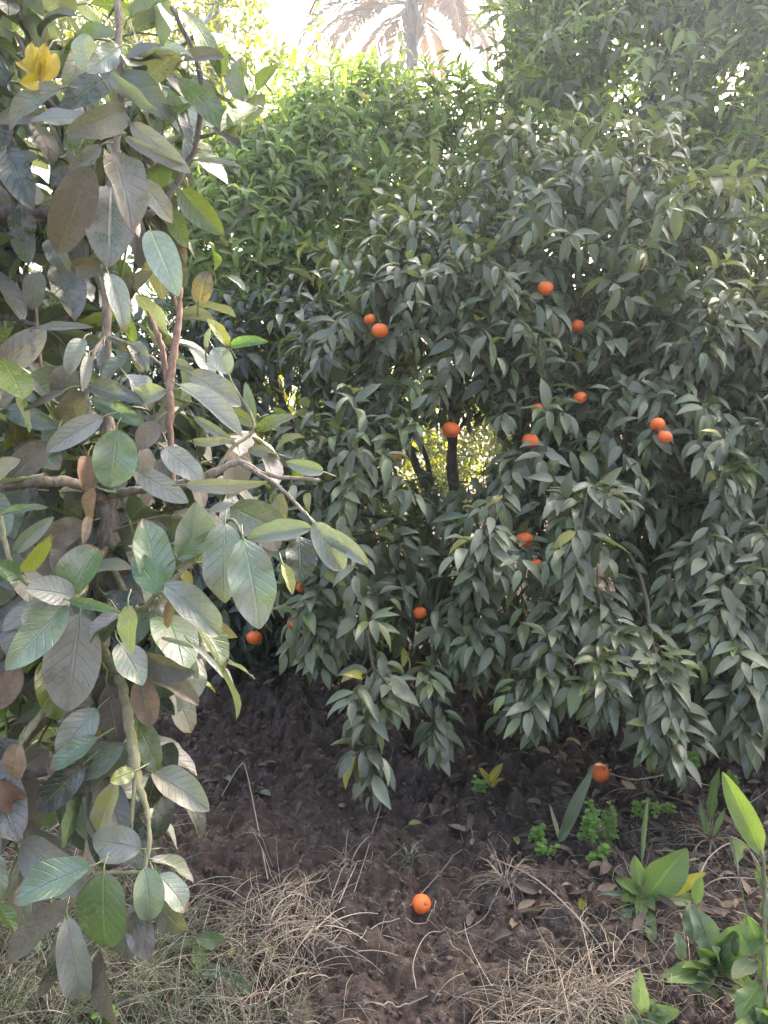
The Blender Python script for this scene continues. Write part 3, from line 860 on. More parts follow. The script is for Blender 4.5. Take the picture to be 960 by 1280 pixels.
# base x,y -> tip x,y in photo pixels, width, kind, distance
HERO = '''
121 90 88 42 34 p 1.2|150 58 113 88 26 p 1.18|148 90 68 131 40 d 1.26|137 92 180 137 28 p 1.17|150 94 206 132 36 g 1.2|153 138 110 162 38 b 1.15|114 152 38 140 30 g 1.18|78 110 -2 140 30 g 1.2|62 143 -4 150 24 g 1.24|96 20 34 18 22 d 1.25|147 46 66 36 32 Y 1.28|155 76 204 55 28 d 1.22|163 22 204 -4 32 Y 1.27
8 188 33 244 40 d 1.2|88 212 60 228 20 d 1.26|112 208 74 315 46 b 1.12|126 182 88 213 18 g 1.2|138 188 170 269 52 o 1.12|140 232 138 322 56 g 1.17|174 224 216 274 28 p 1.16|28 260 28 299 30 d 1.22|64 297 80 338 28 g 1.22|127 336 88 331 27 b 1.16|140 318 141 344 20 g 1.2|135 341 160 396 26 p 1.15|188 287 213 346 38 p 1.14|72 334 92 394 44 d 1.24|50 340 34 382 26 Y 1.3|96 346 118 372 22 d 1.3
226 238 272 289 32 Y 1.2|212 264 232 304 24 Y 1.26|268 338 268 304 28 Y 1.3|248 380 256 342 24 o 1.3|284 346 306 354 12 p 1.3
226 12 283 62 24 Y 1.25|200 63 236 57 15 p 1.18|229 76 274 60 18 d 1.2|162 72 212 60 26 Y 1.22|256 94 291 136 24 d 1.18|303 126 297 74 32 Y 1.25|281 96 276 62 24 Y 1.28|224 99 290 162 28 Y 1.22|240 94 276 130 18 Y 1.25|320 134 279 159 26 Y 1.25|322 114 342 82 20 Y 1.3|204 133 254 174 28 d 1.2|262 160 300 181 22 d 1.24|164 154 223 209 26 p 1.14|157 171 213 206 15 p 1.12|246 200 292 198 8 p 1.22|300 150 330 120 20 Y 1.3
46 410 103 404 11 g 1.2|104 424 84 458 24 p 1.14|111 444 104 475 14 p 1.15|167 444 127 469 23 g 1.18|164 431 183 452 21 g 1.2|130 430 128 463 15 g 1.2|157 468 190 506 32 p 1.14|208 488 164 502 30 p 1.12|110 482 170 501 26 g 1.15|114 500 177 524 23 P 1.14|106 490 74 530 38 b 1.16|129 521 59 559 28 P 1.1|92 468 24 492 38 g 1.2|88 455 70 500 32 b 1.19|6 510 62 529 25 g 1.16|82 487 30 511 9 d 1.13|146 537 139 607 54 P 1.1|196 527 174 560 27 b 1.12
224 482 302 534 32 p 1.1|237 467 298 504 34 g 1.16|267 435 286 465 27 p 1.18|286 433 266 399 15 l 1.2|287 433 320 421 15 G 1.2|258 436 262 410 9 p 1.2|208 452 234 458 15 g 1.22|281 506 320 538 17 Y 1.2|318 528 307 479 13 G 1.2|319 536 364 521 18 Y 1.18|240 551 278 556 12 p 1.15|242 521 292 554 13 P 1.17
203 559 252 599 29 p 1.12|231 606 329 606 22 p 1.08|338 566 311 562 14 g 1.2|168 588 230 624 27 p 1.13|238 704 244 634 52 P 1.1|221 698 277 664 18 G 1.07|281 653 280 748 46 P 1.07|304 673 327 780 54 P 1.04|288 633 358 668 46 g 1.12|390 660 310 671 29 P 1.07|259 640 291 630 14 p 1.12|391 653 431 712 36 p 1.06|402 662 457 701 23 p 1.08|374 670 378 724 38 d 1.2|353 704 366 738 15 l 1.15|404 590 362 578 18 P 1.15|350 655 350 620 22 o 1.25|366 600 380 575 18 Y 1.2
197 737 183 652 52 P 1.08|203 742 163 692 30 G 1.05|93 742 106 684 48 G 1.06|94 746 38 734 36 P 1.05|27 716 60 689 20 l 1.06|26 722 -6 704 24 G 1.06|19 690 56 651 19 G 1.07|-6 602 21 574 26 l 1.05|-4 644 53 629 12 G 1.07|62 553 8 602 32 b 1.12|110 570 105 609 34 t 1.13|116 606 102 656 17 t 1.12|111 644 106 674 11 t 1.13|106 654 48 678 32 b 1.16|92 668 70 718 34 d 1.17|36 645 10 702 34 b 1.17|130 742 160 768 40 d 1.12|190 765 215 745 30 g 1.15
81 758 12 830 44 P 1.05|100 766 83 887 64 g 1.06|56 826 77 890 38 Y 1.12|160 756 160 815 36 l 1.0|149 803 179 850 36 P 1.05|149 768 113 795 28 d 1.07|86 750 143 763 13 G 1.02|202 729 281 787 40 p 1.06|213 748 208 788 12 t 1.1|238 803 278 836 9 p 1.1|198 797 240 805 6 p 1.12|182 818 232 845 32 b 1.08|180 840 250 867 27 b 1.1|175 846 187 908 32 t 1.1|134 856 152 934 38 b 1.12|24 832 -6 888 30 t 1.08|52 756 -2 784 22 P 1.05|122 886 70 944 36 P 1.1|150 840 120 880 30 b 1.14|12 720 -10 760 30 P 1.1
23 928 10 985 30 t 1.05|-2 974 22 1016 32 t 1.06|123 922 63 960 26 P 1.08|106 954 45 1015 38 d 1.08|112 960 80 1010 26 b 1.1|154 930 97 968 42 g 1.1|146 976 116 1047 29 l 1.05|167 964 140 976 19 l 1.06|177 1061 111 1048 42 P 1.03|110 990 122 1036 30 g 1.12|191 966 258 1006 40 Y 1.1|170 902 198 952 30 Y 1.14|113 1083 17 1121 48 P 1.0|130 1090 126 1199 60 G 1.0|84 1146 98 1274 40 P 1.02|181 1084 190 1153 38 P 1.02|197 1094 238 1133 31 p 1.04|87 1128 8 1202 36 b 1.04|80 1162 56 1280 30 d 1.05|126 1188 124 1294 36 b 1.04|172 1138 150 1210 36 d 1.05|168 1128 183 1202 30 d 1.06|198 1126 232 1179 33 g 1.07|188 1074 249 1092 24 Y 1.08|-8 1066 0 1132 26 P 1.04|-6 1130 22 1162 20 Y 1.06|150 1000 175 1030 26 d 1.12|60 935 30 960 26 b 1.1|95 905 60 915 30 b 1.12|20 850 50 870 24 d 1.14
'''
rF = np.random.default_rng(61)
trunkF = np.array([-0.80, 1.25, float(ground_h(-0.80, 1.25)) - 0.02])
treeF = thing('citrus_tree', trunkF, 'broad-leaved citrus tree close by on the left with big dusty oval leaves', 'tree')
trunk_pts = [trunkF, P(-95, 1090, 1.34), P(-20, 985, 1.32), P(50, 890, 1.31), P(105, 800, 1.30), P(132, 700, 1.27), P(134, 610, 1.25), P(133, 500, 1.24), P(133, 420, 1.22), P(133, 335, 1.21), P(138, 240, 1.22), P(150, 150, 1.23), P(150, 90, 1.22), P(147, 0, 1.22), P(147, -120, 1.22)]
link('trunk', tube_mesh('trunk', trunk_pts, [0.030, 0.024, 0.020, 0.019, 0.018, 0.017, 0.015, 0.010, 0.0075, 0.007, 0.0065, 0.006, 0.0055, 0.005, 0.003], sides=10, seed=3), M_PALEBARK, treeF)
LIMBS = [
    ('limb', M_PALEBARK, [(135, 625, 1.25), (100, 606, 1.2), (55, 602, 1.17), (-30, 612, 1.17)], [10, 7, 7, 8]),
    ('limb', M_PALEBARK, [(135, 618, 1.25), (180, 612, 1.18), (222, 606, 1.15), (270, 589, 1.15), (300, 578, 1.15), (335, 594, 1.14), (400, 600, 1.14)], [7, 5, 6, 5, 4, 3, 2]),
    ('limb', M_PALEBARK, [(300, 578, 1.15), (345, 606, 1.12), (380, 640, 1.1), (396, 656, 1.07)], [3, 2.4, 2, 1.6]),
    ('limb', M_BARK, [(140, 250, 1.22), (110, 263, 1.24), (45, 266, 1.25), (8, 264, 1.26), (-40, 285, 1.27)], [4, 6, 8, 10, 11]),
    ('limb', M_BARK, [(138, 240, 1.22), (178, 270, 1.22), (214, 240, 1.24), (246, 172, 1.25), (250, 90, 1.25), (215, 10, 1.25)], [5, 5, 4, 4, 3.5, 3]),
    ('limb', M_BARK, [(246, 172, 1.25), (270, 165, 1.25), (300, 130, 1.25)], [3, 2, 1.5]),
    ('limb', M_BARK, [(150, 150, 1.23), (90, 150, 1.26), (50, 110, 1.27), (20, 40, 1.27)], [4, 4, 3, 2.5]),
    ('limb', M_GREENSTEM, [(112, 790, 1.30), (150, 850, 1.14), (163, 920, 1.1), (172, 975, 1.07), (183, 1010, 1.05), (187, 1050, 1.03), (180, 1090, 1.02)], [7, 6, 6, 5.5, 3, 2.6, 2]),
    ('limb', M_GREENSTEM, [(170, 965, 1.07), (166, 1010, 1.05), (164, 1050, 1.04)], [3, 2.2, 1.4]),
    ('limb', M_GREENSTEM, [(112, 790, 1.30), (85, 850, 1.14), (50, 895, 1.1), (18, 940, 1.07)], [7, 5.5, 4.5, 4]),
    ('limb', M_GREENSTEM, [(180, 1090, 1.02), (130, 1092, 1.02), (112, 1100, 1.02), (85, 1140, 1.03)], [2.4, 2.6, 2.2, 2]),
    ('limb', M_GREENSTEM, [(135, 680, 1.27), (110, 720, 1.12), (92, 745, 1.06), (25, 722, 1.06), (0, 650, 1.07), (-10, 590, 1.06)], [5, 4, 3.4, 3, 3, 2.5]),
    ('limb', M_GREENSTEM, [(136, 700, 1.27), (170, 760, 1.12), (200, 738, 1.08), (240, 702, 1.09), (285, 650, 1.1), (305, 670, 1.05)], [5, 3.5, 3, 2.5, 2, 1.8]),
    ('limb', M_PALEBARK, [(133, 420, 1.22), (118, 440, 1.18), (109, 480, 1.15), (110, 520, 1.13)], [3, 2.6, 2.6, 2]),
    ('limb', M_PALEBARK, [(133, 420, 1.22), (165, 432, 1.2), (200, 455, 1.18), (214, 475, 1.17)], [3, 2, 2.2, 3]),
    ('limb', M_GREENSTEM, [(270, 589, 1.15), (290, 560, 1.16), (318, 532, 1.18), (286, 470, 1.2), (285, 433, 1.2)], [2.5, 2.2, 2, 1.7, 1.4]),
    ('dead_stem', M_DEADSTEM, [(216, 612, 1.15), (213, 540, 1.15), (213, 480, 1.16), (221, 415, 1.17), (227, 360, 1.18)], [4.5, 4.2, 5, 4.5, 2.6]),
    ('dead_stem', M_DEADSTEM, [(224, 400, 1.17), (220, 380, 1.18), (215, 362, 1.18)], [2.4, 2, 1.2]),
    ('dead_stem', M_DEADSTEM, [(212, 500, 1.16), (205, 450, 1.17), (196, 415, 1.17), (184, 388, 1.18)], [3.5, 4, 3, 1.6]),
    ('dead_stem', M_PALEBARK, [(6, 520, 1.35), (3, 460, 1.35), (-3, 400, 1.35)], [6, 6, 5]),
    ('dead_stem', M_DEADSTEM, [(58, 492, 1.25), (50, 445, 1.26), (45, 385, 1.27)], [2.2, 2.2, 1.8]),
    ('dead_stem', M_BARK, [(46, 406, 1.27), (20, 400, 1.3), (-10, 393, 1.3)], [3, 3.6, 3.6]),
]
for nm, mat, pts, rr in LIMBS:
    link(nm, tube_mesh(nm, [P(*p) for p in pts], [r / F * 1.15 for r in rr], sides=8, seed=int(pts[0][0] + pts[-1][1])), mat, treeF)

rows = [h.split() for h in HERO.replace('\n', '|').split('|') if h.strip()]
def hero_arrays(rows, rng, jitter=0.34):
    B, D, N, L, W, C = [], [], [], [], [], []
    for x0, y0, x1, y1, w, k, d in rows:
        x0, y0, x1, y1, w, d = float(x0), float(y0), float(x1), float(y1), float(w), float(d)
        d1 = d - 0.02 + rng.normal(0, 0.02)
        a, b = P(x0, y0, d), P(x1, y1, d1)
        L_ = np.linalg.norm(b - a)
        view = unit(np.array([0, 0, CAM_H]) - (a + b) / 2)
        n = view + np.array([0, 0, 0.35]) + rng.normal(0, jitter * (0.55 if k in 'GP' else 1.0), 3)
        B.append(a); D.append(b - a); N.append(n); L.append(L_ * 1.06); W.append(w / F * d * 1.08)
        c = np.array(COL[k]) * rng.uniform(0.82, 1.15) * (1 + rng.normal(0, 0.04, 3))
        C.append(c)
    return [np.array(q) for q in (B, D, N, L, W, C)]
dry_rows = [r for r in rows if r[5] in 'tb']
live_rows = [r for r in rows if r[5] not in 'tby']
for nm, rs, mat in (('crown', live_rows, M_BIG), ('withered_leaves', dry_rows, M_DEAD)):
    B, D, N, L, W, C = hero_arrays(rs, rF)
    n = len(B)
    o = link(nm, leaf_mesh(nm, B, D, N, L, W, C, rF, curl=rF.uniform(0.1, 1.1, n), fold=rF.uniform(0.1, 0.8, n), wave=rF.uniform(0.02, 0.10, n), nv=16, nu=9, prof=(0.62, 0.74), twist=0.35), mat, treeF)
    st = np.stack([B - unit(D) * 0.02 + np.array([0, 0.012, -0.003]), B - unit(D) * 0.008, B + unit(D) * 0.004], 1)
    join(o.data, strand_mesh('stalks', st, np.full((n, 3), 0.0012), 5, np.tile((0.19, 0.20, 0.09), (n, 1))))
YEL = [(47, 100, 37, 50), (50, 98, 58, 54), (44, 96, 18, 64), (52, 102, 74, 66), (48, 100, 30, 104), (46, 98, 46, 66)]
B, D, N, L, W, C = hero_arrays([(a, b, c, d, 18, 'y', 1.19) for a, b, c, d in YEL], rF, 0.4)
link('yellow_leaves', leaf_mesh('yellow_leaves', B, D, N, L, W, C, rF, curl=0.5, fold=0.5, wave=0.03, nv=8, nu=5), M_WEED, treeF)

# more of its leaves behind those
lobesF = [lobe(75, 70, 1.42, 0.16, 0.14, 0.14), lobe(200, 100, 1.42, 0.06, 0.08, 0.08), lobe(70, 220, 1.42, 0.14, 0.12, 0.10), lobe(150, 250, 1.36, 0.08, 0.08, 0.1), lobe(110, 480, 1.36, 0.14, 0.1, 0.09), lobe(100, 620, 1.34, 0.17, 0.1, 0.12),
          lobe(230, 580, 1.34, 0.06, 0.07, 0.07), lobe(90, 760, 1.3, 0.18, 0.12, 0.14), lobe(170, 720, 1.28, 0.07, 0.08, 0.08), lobe(90, 900, 1.28, 0.14, 0.1, 0.10), lobe(-60, 620, 1.3, 0.15, 0.2, 0.4), lobe(-80, 100, 1.4, 0.2, 0.2, 0.4), lobe(30, 980, 1.24, 0.12, 0.1, 0.1)]
pa, oa, _ = grow(lobesF, 88, rF, length=(0.08, 0.16), up=0.2, sag=0.22, K=5)
pf = [COL['g'], COL['d'], COL['P'], COL['g'], COL['d'], COL['p'], COL['b'], COL['G'], COL['Y']]
B, D, N, S, W, C = dress(pa, oa, rF, 5, size=(0.075, 0.125), ratio=0.46, droop=0.55, palette=pf, young=0.05)
n = len(B)
fill = link('crown', leaf_mesh('crown', B, D, N, S, W, C, rF, curl=rF.uniform(0.1, 0.9, n), fold=rF.uniform(0.05, 0.5, n), wave=0.04, nv=8, nu=5, prof=(0.62, 0.65), twist=0.25), M_BIG, treeF)
join(fill.data, strand_mesh('stalks', pa, np.linspace(0.0028, 0.0014, 5)[None, :] * np.ones((len(pa), 1)), 5, np.tile((0.17, 0.17, 0.09), (len(pa), 1))))

# ------------------------------------------------------------------ mandarins
def fruit_mesh():
    bm = bmesh.new()
    bmesh.ops.create_uvsphere(bm, u_segments=40, v_segments=24, radius=1.0)
    for v in bm.verts:
        x, y, z = v.co
        a = math.atan2(y, x); rr = math.hypot(x, y)
        k = 1 + 0.022 * math.cos(10 * a + 0.4) * max(0, z) ** 1.5 * rr + 0.02 * math.sin(2 * a + 1) + 0.015 * math.sin(3 * a + z * 2)
        dim = 0.10 * math.exp(-(rr / 0.22) ** 2)
        z2 = z * 0.86
        z2 -= math.copysign(dim * (1.0 if z > 0 else 0.6), z)
        v.co = (x * k, y * k, z2)
    for f in bm.faces:
        f.smooth = True
    me = bpy.data.meshes.new('mandarin'); bm.to_mesh(me); bm.free()
    return me
m, nt, out = new_mat('mandarin_peel')
g = NT(nt)
tc = g('ShaderNodeTexCoord')
info = g('ShaderNodeObjectInfo')
n1 = g('ShaderNodeTexNoise', Vector=tc.outputs['Object'], Scale=2.2, Detail=3.0)
vo = g('ShaderNodeTexVoronoi', Vector=tc.outputs['Object'], Scale=17.0)
n2 = g('ShaderNodeTexNoise', Vector=tc.outputs['Object'], Scale=9.0, Detail=5.0)
c = g.mix(n1.outputs[0], (0.76, 0.115, 0.014, 1), (0.84, 0.20, 0.02, 1))
c = g.mix(g.math('MULTIPLY', info.outputs['Random'], 0.45), c, (0.70, 0.085, 0.02, 1))
c = g.mix(g.math('MULTIPLY', g.ramp(n2.outputs[0], 0.56, 0.72), 0.5), c, (0.55, 0.34, 0.22, 1))
pb = g('ShaderNodeBsdfPrincipled', Base_Color=c, Roughness=0.42)
pb.inputs['Subsurface Weight'].default_value = 0.0
bp = g('ShaderNodeBump', Height=vo.outputs['Distance'], Strength=0.22, Distance=0.03)
nt.links.new(bp.outputs[0], pb.inputs['Normal'])
nt.links.new(pb.outputs[0], out.inputs[0])
fm = fruit_mesh(); fm.materials.append(m)
# the green star where the stalk was, and the stalk itself
bm = bmesh.new()
vc = bm.verts.new((0, 0, 0.80))
ring = []
for i in range(10):
    a = i / 10 * 6.283; rr = 0.22 if i % 2 == 0 else 0.11
    ring.append(bm.verts.new((math.cos(a) * rr, math.sin(a) * rr, 0.83 - (0.02 if i % 2 else -0.015))))
for i in range(10):
    bm.faces.new((vc, ring[i], ring[(i + 1) % 10]))
prev = None
for z, r_ in ((0.78, 0.06), (0.95, 0.05), (1.25, 0.045)):
    rg = [bm.verts.new((math.cos(a) * r_ + (z - 0.78) * 0.15, math.sin(a) * r_, z)) for a in (0, 1.26, 2.51, 3.77, 5.03)]
    if prev:
        for i in range(5):
            bm.faces.new((prev[i], prev[(i + 1) % 5], rg[(i + 1) % 5], rg[i]))
    prev = rg
bm.faces.new(prev)
cme = bpy.data.meshes.new('calyx'); bm.to_mesh(cme); bm.free()
cme.materials.append(M_GREENSTEM)

rM = random.Random(4)
FR = [  # photo pixel, diameter in pixels, distance, label
    (682, 360, 18, 3.0, 'orange mandarin highest on the tree, alone among grey leaves'),
    (475, 413, 19, 3.0, 'round mandarin at the upper left of the tree, beside a half-hidden redder one'),
    (462, 399, 14, 3.06, 'half-hidden red mandarin tucked behind the upper left fruit'),
    (722, 407, 15, 3.1, 'dull mandarin in shade under the topmost fruit, a leaf across it'),
    (725, 497, 16, 2.98, 'dark red mandarin in deep shade right of the gap, above two leaves'),
    (671, 511, 14, 2.95, 'half-hidden mandarin just above the bright whole one right of the gap'),
    (564, 537, 21, 3.0, 'mandarin hanging in front of the bright yellow gap between the stems'),
    (663, 551, 19, 2.85, 'bright whole mandarin right of the yellow gap'),
    (822, 530, 17, 2.70, 'upper of the two touching mandarins far right on the tree'),
    (831, 546, 17, 2.68, 'lower of the two touching mandarins far right on the tree'),
    (655, 675, 21, 2.72, 'large mandarin below the gap with a smaller one peeping out on its left'),
    (641, 677, 15, 2.8, 'smaller mandarin peeping out left of the large one below the gap'),
    (671, 706, 15, 2.62, 'mandarin half covered by leaves just under the large one below the gap'),
    (710, 715, 15, 2.55, 'mandarin in shade low on the tree, right of the half-covered one'),
    (525, 766, 16, 2.75, 'mandarin behind leaves over the dark soil between two hanging branches'),
    (318, 797, 18, 3.0, 'round mandarin hanging in the dark below the broad leaves'),
    (368, 779, 18, 2.95, 'mandarin partly hidden by leaves beside the dark hollow'),
    (377, 734, 14, 2.98, 'red mandarin in shade directly under the broad citrus leaf tips'),
    (495, 573, 14, 3.1, 'shaded mandarin at the left side of the yellow gap'),
]
fruit0 = None
def place_fruit(center, radius, label, rot, group):
    global fruit0
    if fruit0 is None:
        o = bpy.data.objects.new('mandarin', fm); scene.collection.objects.link(o)
        ch = bpy.data.objects.new('calyx', cme); scene.collection.objects.link(ch); ch.parent = o
        fruit0 = o
    else:
        o = fruit0.copy(); scene.collection.objects.link(o)
        ch = fruit0.children[0].copy(); scene.collection.objects.link(ch); ch.parent = o
    o.location = Vector([float(c) for c in center]); o.scale = (radius,) * 3; o.rotation_euler = rot
    o['label'] = label; o['category'] = 'mandarin'; o['group'] = group
    return o
for px, py, dia, d, lab in FR:
    place_fruit(P(px, py, d), dia * 0.5 / F * d * 1.08, lab, (rM.uniform(-.3, .3), rM.uniform(-.3, .3), rM.uniform(0, 6)), 'mandarins hanging on the trees')
q = G(527, 1147)
r_ = 11.5 / F * 2.2
place_fruit((q[0], q[1] + 0.01, float(ground_h(q[0], q[1])) + r_ * 0.72), r_, 'fallen mandarin lying on the bare brown soil at the bottom', (1.0, 0.5, 0.2), 'fallen mandarins')
q = G(750, 984)
r_ = 12.5 / F * 2.65
place_fruit((q[0], q[1] + 0.01, float(ground_h(q[0], q[1])) + r_ * 0.75), r_, 'fallen mandarin lying under the leaves beside a grey grass blade', (0.5, -0.4, 1.2), 'fallen mandarins')

# ------------------------------------------------------------------ straw, dry grass, litter
rS = np.random.default_rng(71)
def straw(name, pix, n, rng, length=(0.06, 0.22), lift=(0.0, 0.06), cols=None, rad_=(0.0006, 0.0013), heading=None, hs=1.5, arch=(0.1, 0.6), K=6):
    """pix(n) -> photo pixels; blades that lie or arch over the soil"""
    pts = pix(n)
    g0 = ground_from(pts)
    az = rng.uniform(0, 6.28, len(pts)) if heading is None else heading(pts) + rng.normal(0, hs, len(pts))
    L = rng.uniform(*length, len(pts))
    el = rng.uniform(*arch, len(pts))
    path = np.empty((len(pts), K, 3)); path[:, 0] = g0
    path[:, 0, 2] += rng.uniform(*lift, len(pts))
    e = el.copy(); a = az.copy(); da = rng.normal(0, 0.07, len(pts)); kink = rng.integers(1, K, len(pts)); ka = rng.normal(0, 0.5, len(pts)) * (rng.random(len(pts)) < 0.45); de = rng.uniform(0.05, 0.40, len(pts))
    for k in range(1, K):
        path[:, k] = path[:, k - 1] + np.column_stack([np.cos(a) * np.cos(e), np.sin(a) * np.cos(e), np.sin(e)]) * (L / (K - 1))[:, None]
        e = e - de; a = a + da + np.where(kink == k, ka, 0)
        gz = ground_h(path[:, k, 0], path[:, k, 1]) + rng.uniform(0.001, 0.012, len(pts))
        path[:, k, 2] = np.maximum(path[:, k, 2], gz)
    r = rng.uniform(*rad_, len(pts))[:, None] * np.linspace(1, 0.45, K)[None, :]
    cc = np.asarray(cols)[rng.integers(0, len(cols), len(pts))] * rng.uniform(0.6, 1.25, (len(pts), 1))
    return strand_mesh(name, path, r, 3, cc)
def ground_from(pts):
    """fast: pixel rays onto the smooth soil"""
    pts = np.asarray(pts, float)
    x = (pts[:, 0] - 480) / F; v = -(pts[:, 1] - 640) / F
    dx, dy, dz = x, cp + v * sp, -sp + v * cp
    t = CAM_H / -dz
    for _ in range(6):
        h = ground_h(dx * t, dy * t)
        t = (CAM_H - h) / -dz
    return np.column_stack([dx * t, dy * t, ground_h(dx * t, dy * t)])
STRAW = [(0.50, 0.42, 0.29), (0.60, 0.53, 0.40), (0.42, 0.33, 0.23), (0.26, 0.21, 0.15)]
GREY = [(0.33, 0.33, 0.26), (0.20, 0.22, 0.15), (0.14, 0.18, 0.09), (0.46, 0.43, 0.34)]
def left_patch(n):
    x = rS.uniform(-30, 440, 4 * n); y = rS.uniform(985, 1330, 4 * n)
    edge = 200 + (y - 985) * 0.58 + 30 * np.sin(y * 0.05)
    k = rS.random(4 * n) < np.clip((edge - x) / 90, 0.02, 1)
    return np.column_stack([x, y])[k][:n]
def blob(cx, cy, sx, sy):
    return lambda n: np.column_stack([rS.normal(cx, sx, n), rS.normal(cy, sy, n)])
tag(link('dry_grass', straw('dry_grass', left_patch, 1700, rS, (0.05, 0.24), (0, 0.025), GREY + STRAW[:1] + GREY, (0.0004, 0.0014), arch=(0.05, 1.0)), M_STRAND), 'tangled dry and grey-green grass on the ground under the broad-leaved citrus', 'dry grass', kind='stuff')
GRN = [(0.10, 0.15, 0.05), (0.13, 0.18, 0.08), (0.16, 0.19, 0.11)]
tag(link('green_grass', straw('green_grass', lambda n: np.column_stack([rS.uniform(-20, 300, n), rS.uniform(1150, 1320, n)]), 420, rS, (0.08, 0.2), (0, 0.0), GRN, (0.0009, 0.0018), arch=(0.5, 1.3)), M_STRAND), 'thin green grass blades growing through the straw in the bottom left corner', 'grass', kind='stuff')
s1 = straw('straw_heap', blob(352, 1180, 32, 32), 420, rS, (0.05, 0.2), (0, 0.04), STRAW, (0.0007, 0.0017), arch=(0.0, 0.7))
tag(link('straw_heap', s1, M_STRAND), 'pale straw heap at the edge of the grass, left of the fallen mandarin', 'straw', kind='stuff')
s1 = straw('straw_heap', lambda n: np.column_stack([rS.normal(705, 42, n), rS.normal(1268, 18, n)]), 480, rS, (0.05, 0.2), (0, 0.05), STRAW, (0.0007, 0.0017), arch=(0.0, 0.7))
tag(link('straw_heap', s1, M_STRAND), 'heap of pale straw at the bottom edge, right of centre', 'straw', kind='stuff')
s1 = straw('loose_straw', lambda n: np.column_stack([rS.uniform(360, 960, n), rS.uniform(1000, 1290, n)]), 380, rS, (0.02, 0.13), (0, 0.004), STRAW + GREY, (0.0004, 0.0010), arch=(0.0, 0.4))
tag(link('loose_straw', s1, M_STRAND), 'loose bits of straw and rootlets scattered over the bare soil', 'straw', kind='stuff')
s1 = straw('dry_stalks', lambda n: np.column_stack([rS.uniform(720, 980, n), rS.uniform(1000, 1280, n)]), 330, rS, (0.06, 0.24), (0, 0.012), STRAW + GREY[:1], (0.0006, 0.0014), arch=(0.0, 0.5))
tag(link('dry_stalks', s1, M_STRAND), 'dry stalks lying between the green weeds on the right', 'dry stalks', kind='stuff')

def litter(name, pix, n, size, cols, mat, rng, flat=0.25):
    g0 = ground_from(pix(n)); n = len(g0)
    az = rng.uniform(0, 6.28, n)
    D = np.column_stack([np.cos(az), np.sin(az), rng.uniform(-0.1, 0.35, n)])
    N = np.array([0, 0, 1.0]) + rng.normal(0, flat, (n, 3))
    L = rng.uniform(*size, n)
    g0[:, 2] += rng.uniform(0.004, 0.018, n)
    C = np.asarray(cols)[rng.integers(0, len(cols), n)] * rng.uniform(0.6, 1.25, (n, 1))
    return leaf_mesh(name, g0, D, N, L, L * rng.uniform(0.28, 0.45, n), C, rng, curl=rng.uniform(-0.6, 1.3, n), fold=rng.uniform(0.2, 1.1, n), wave=0.06, nv=6, nu=5, twist=0.5)
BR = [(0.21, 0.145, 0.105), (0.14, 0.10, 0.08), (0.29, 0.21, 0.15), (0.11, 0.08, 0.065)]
def right_litter(n):
    x = rS.uniform(560, 980, 3 * n); y = rS.uniform(880, 1200, 3 * n)
    k = rS.random(3 * n) < np.clip((x - 560) / 120, 0, 1) * np.clip((1200 - y) / 110, 0, 1)
    return np.column_stack([x, y])[k][:n]
tag(link('leaf_litter', litter('leaf_litter', right_litter, 620, (0.03, 0.075), BR, M_DEAD, rS), M_DEAD), 'brown fallen leaves covering the soil under the right side of the tree', 'leaf litter', kind='stuff')
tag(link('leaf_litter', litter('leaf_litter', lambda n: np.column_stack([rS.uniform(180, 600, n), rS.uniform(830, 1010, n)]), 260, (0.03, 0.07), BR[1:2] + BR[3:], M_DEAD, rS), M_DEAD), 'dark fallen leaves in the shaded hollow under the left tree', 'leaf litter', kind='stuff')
def far_litter(n):
    return np.column_stack([rS.uniform(300, 960, n), rS.uniform(640, 830, n)])
tag(link('leaf_litter', litter('leaf_litter', far_litter, 900, (0.05, 0.10), BR, M_DEAD, rS), M_DEAD), 'fallen leaves on the ground behind the trunk seen through the gaps', 'leaf litter', kind='stuff')

# loose crumbs of earth
def crumbs(n, rng):
    bm = bmesh.new(); bmesh.ops.create_icosphere(bm, subdivisions=1, radius=1.0)
    base = np.array([v.co for v in bm.verts]); tri = np.array([[v.index for v in f.verts] for f in bm.faces]); bm.free()
    px = np.column_stack([rng.uniform(150, 1000, n), rng.uniform(860, 1330, n)])
    c = ground_from(px)
    sz = 0.0014 + 0.0075 * rng.random(n) ** 4.0
    V = base[None] * (1 + rng.normal(0, 0.36, (n, len(base), 1))) * sz[:, None, None] * rng.uniform(0.6, 1.3, (n, 1, 3))
    V = V + (c + np.column_stack([np.zeros(n), np.zeros(n), sz * 0.35]))[:, None, :]
    T = (tri[None] + (np.arange(n) * len(base))[:, None, None]).reshape(-1, 3)
    return raw_mesh('soil_crumbs', V.reshape(-1, 3), T, smooth=False)
m, nt, out = new_mat('earth_crumb')
g = NT(nt)
tc = g('ShaderNodeTexCoord')
n1 = g('ShaderNodeTexNoise', Vector=tc.outputs['Object'], Scale=45.0, Detail=4.0)
n2 = g('ShaderNodeTexNoise', Vector=tc.outputs['Object'], Scale=260.0, Detail=4.0)
c = g.mix(g.ramp(n1.outputs[0], 0.35, 0.68), (0.050, 0.034, 0.026, 1), (0.150, 0.110, 0.085, 1))
pb = g('ShaderNodeBsdfPrincipled', Base_Color=c, Roughness=0.95)
bp = g('ShaderNodeBump', Height=n2.outputs[0], Strength=0.8, Distance=0.004)
nt.links.new(bp.outputs[0], pb.inputs['Normal'])
nt.links.new(pb.outputs[0], out.inputs[0])
tag(link('soil_crumbs', crumbs(9000, rS), m), 'loose crumbs of dark earth strewn over the tilled soil', 'soil', kind='stuff')

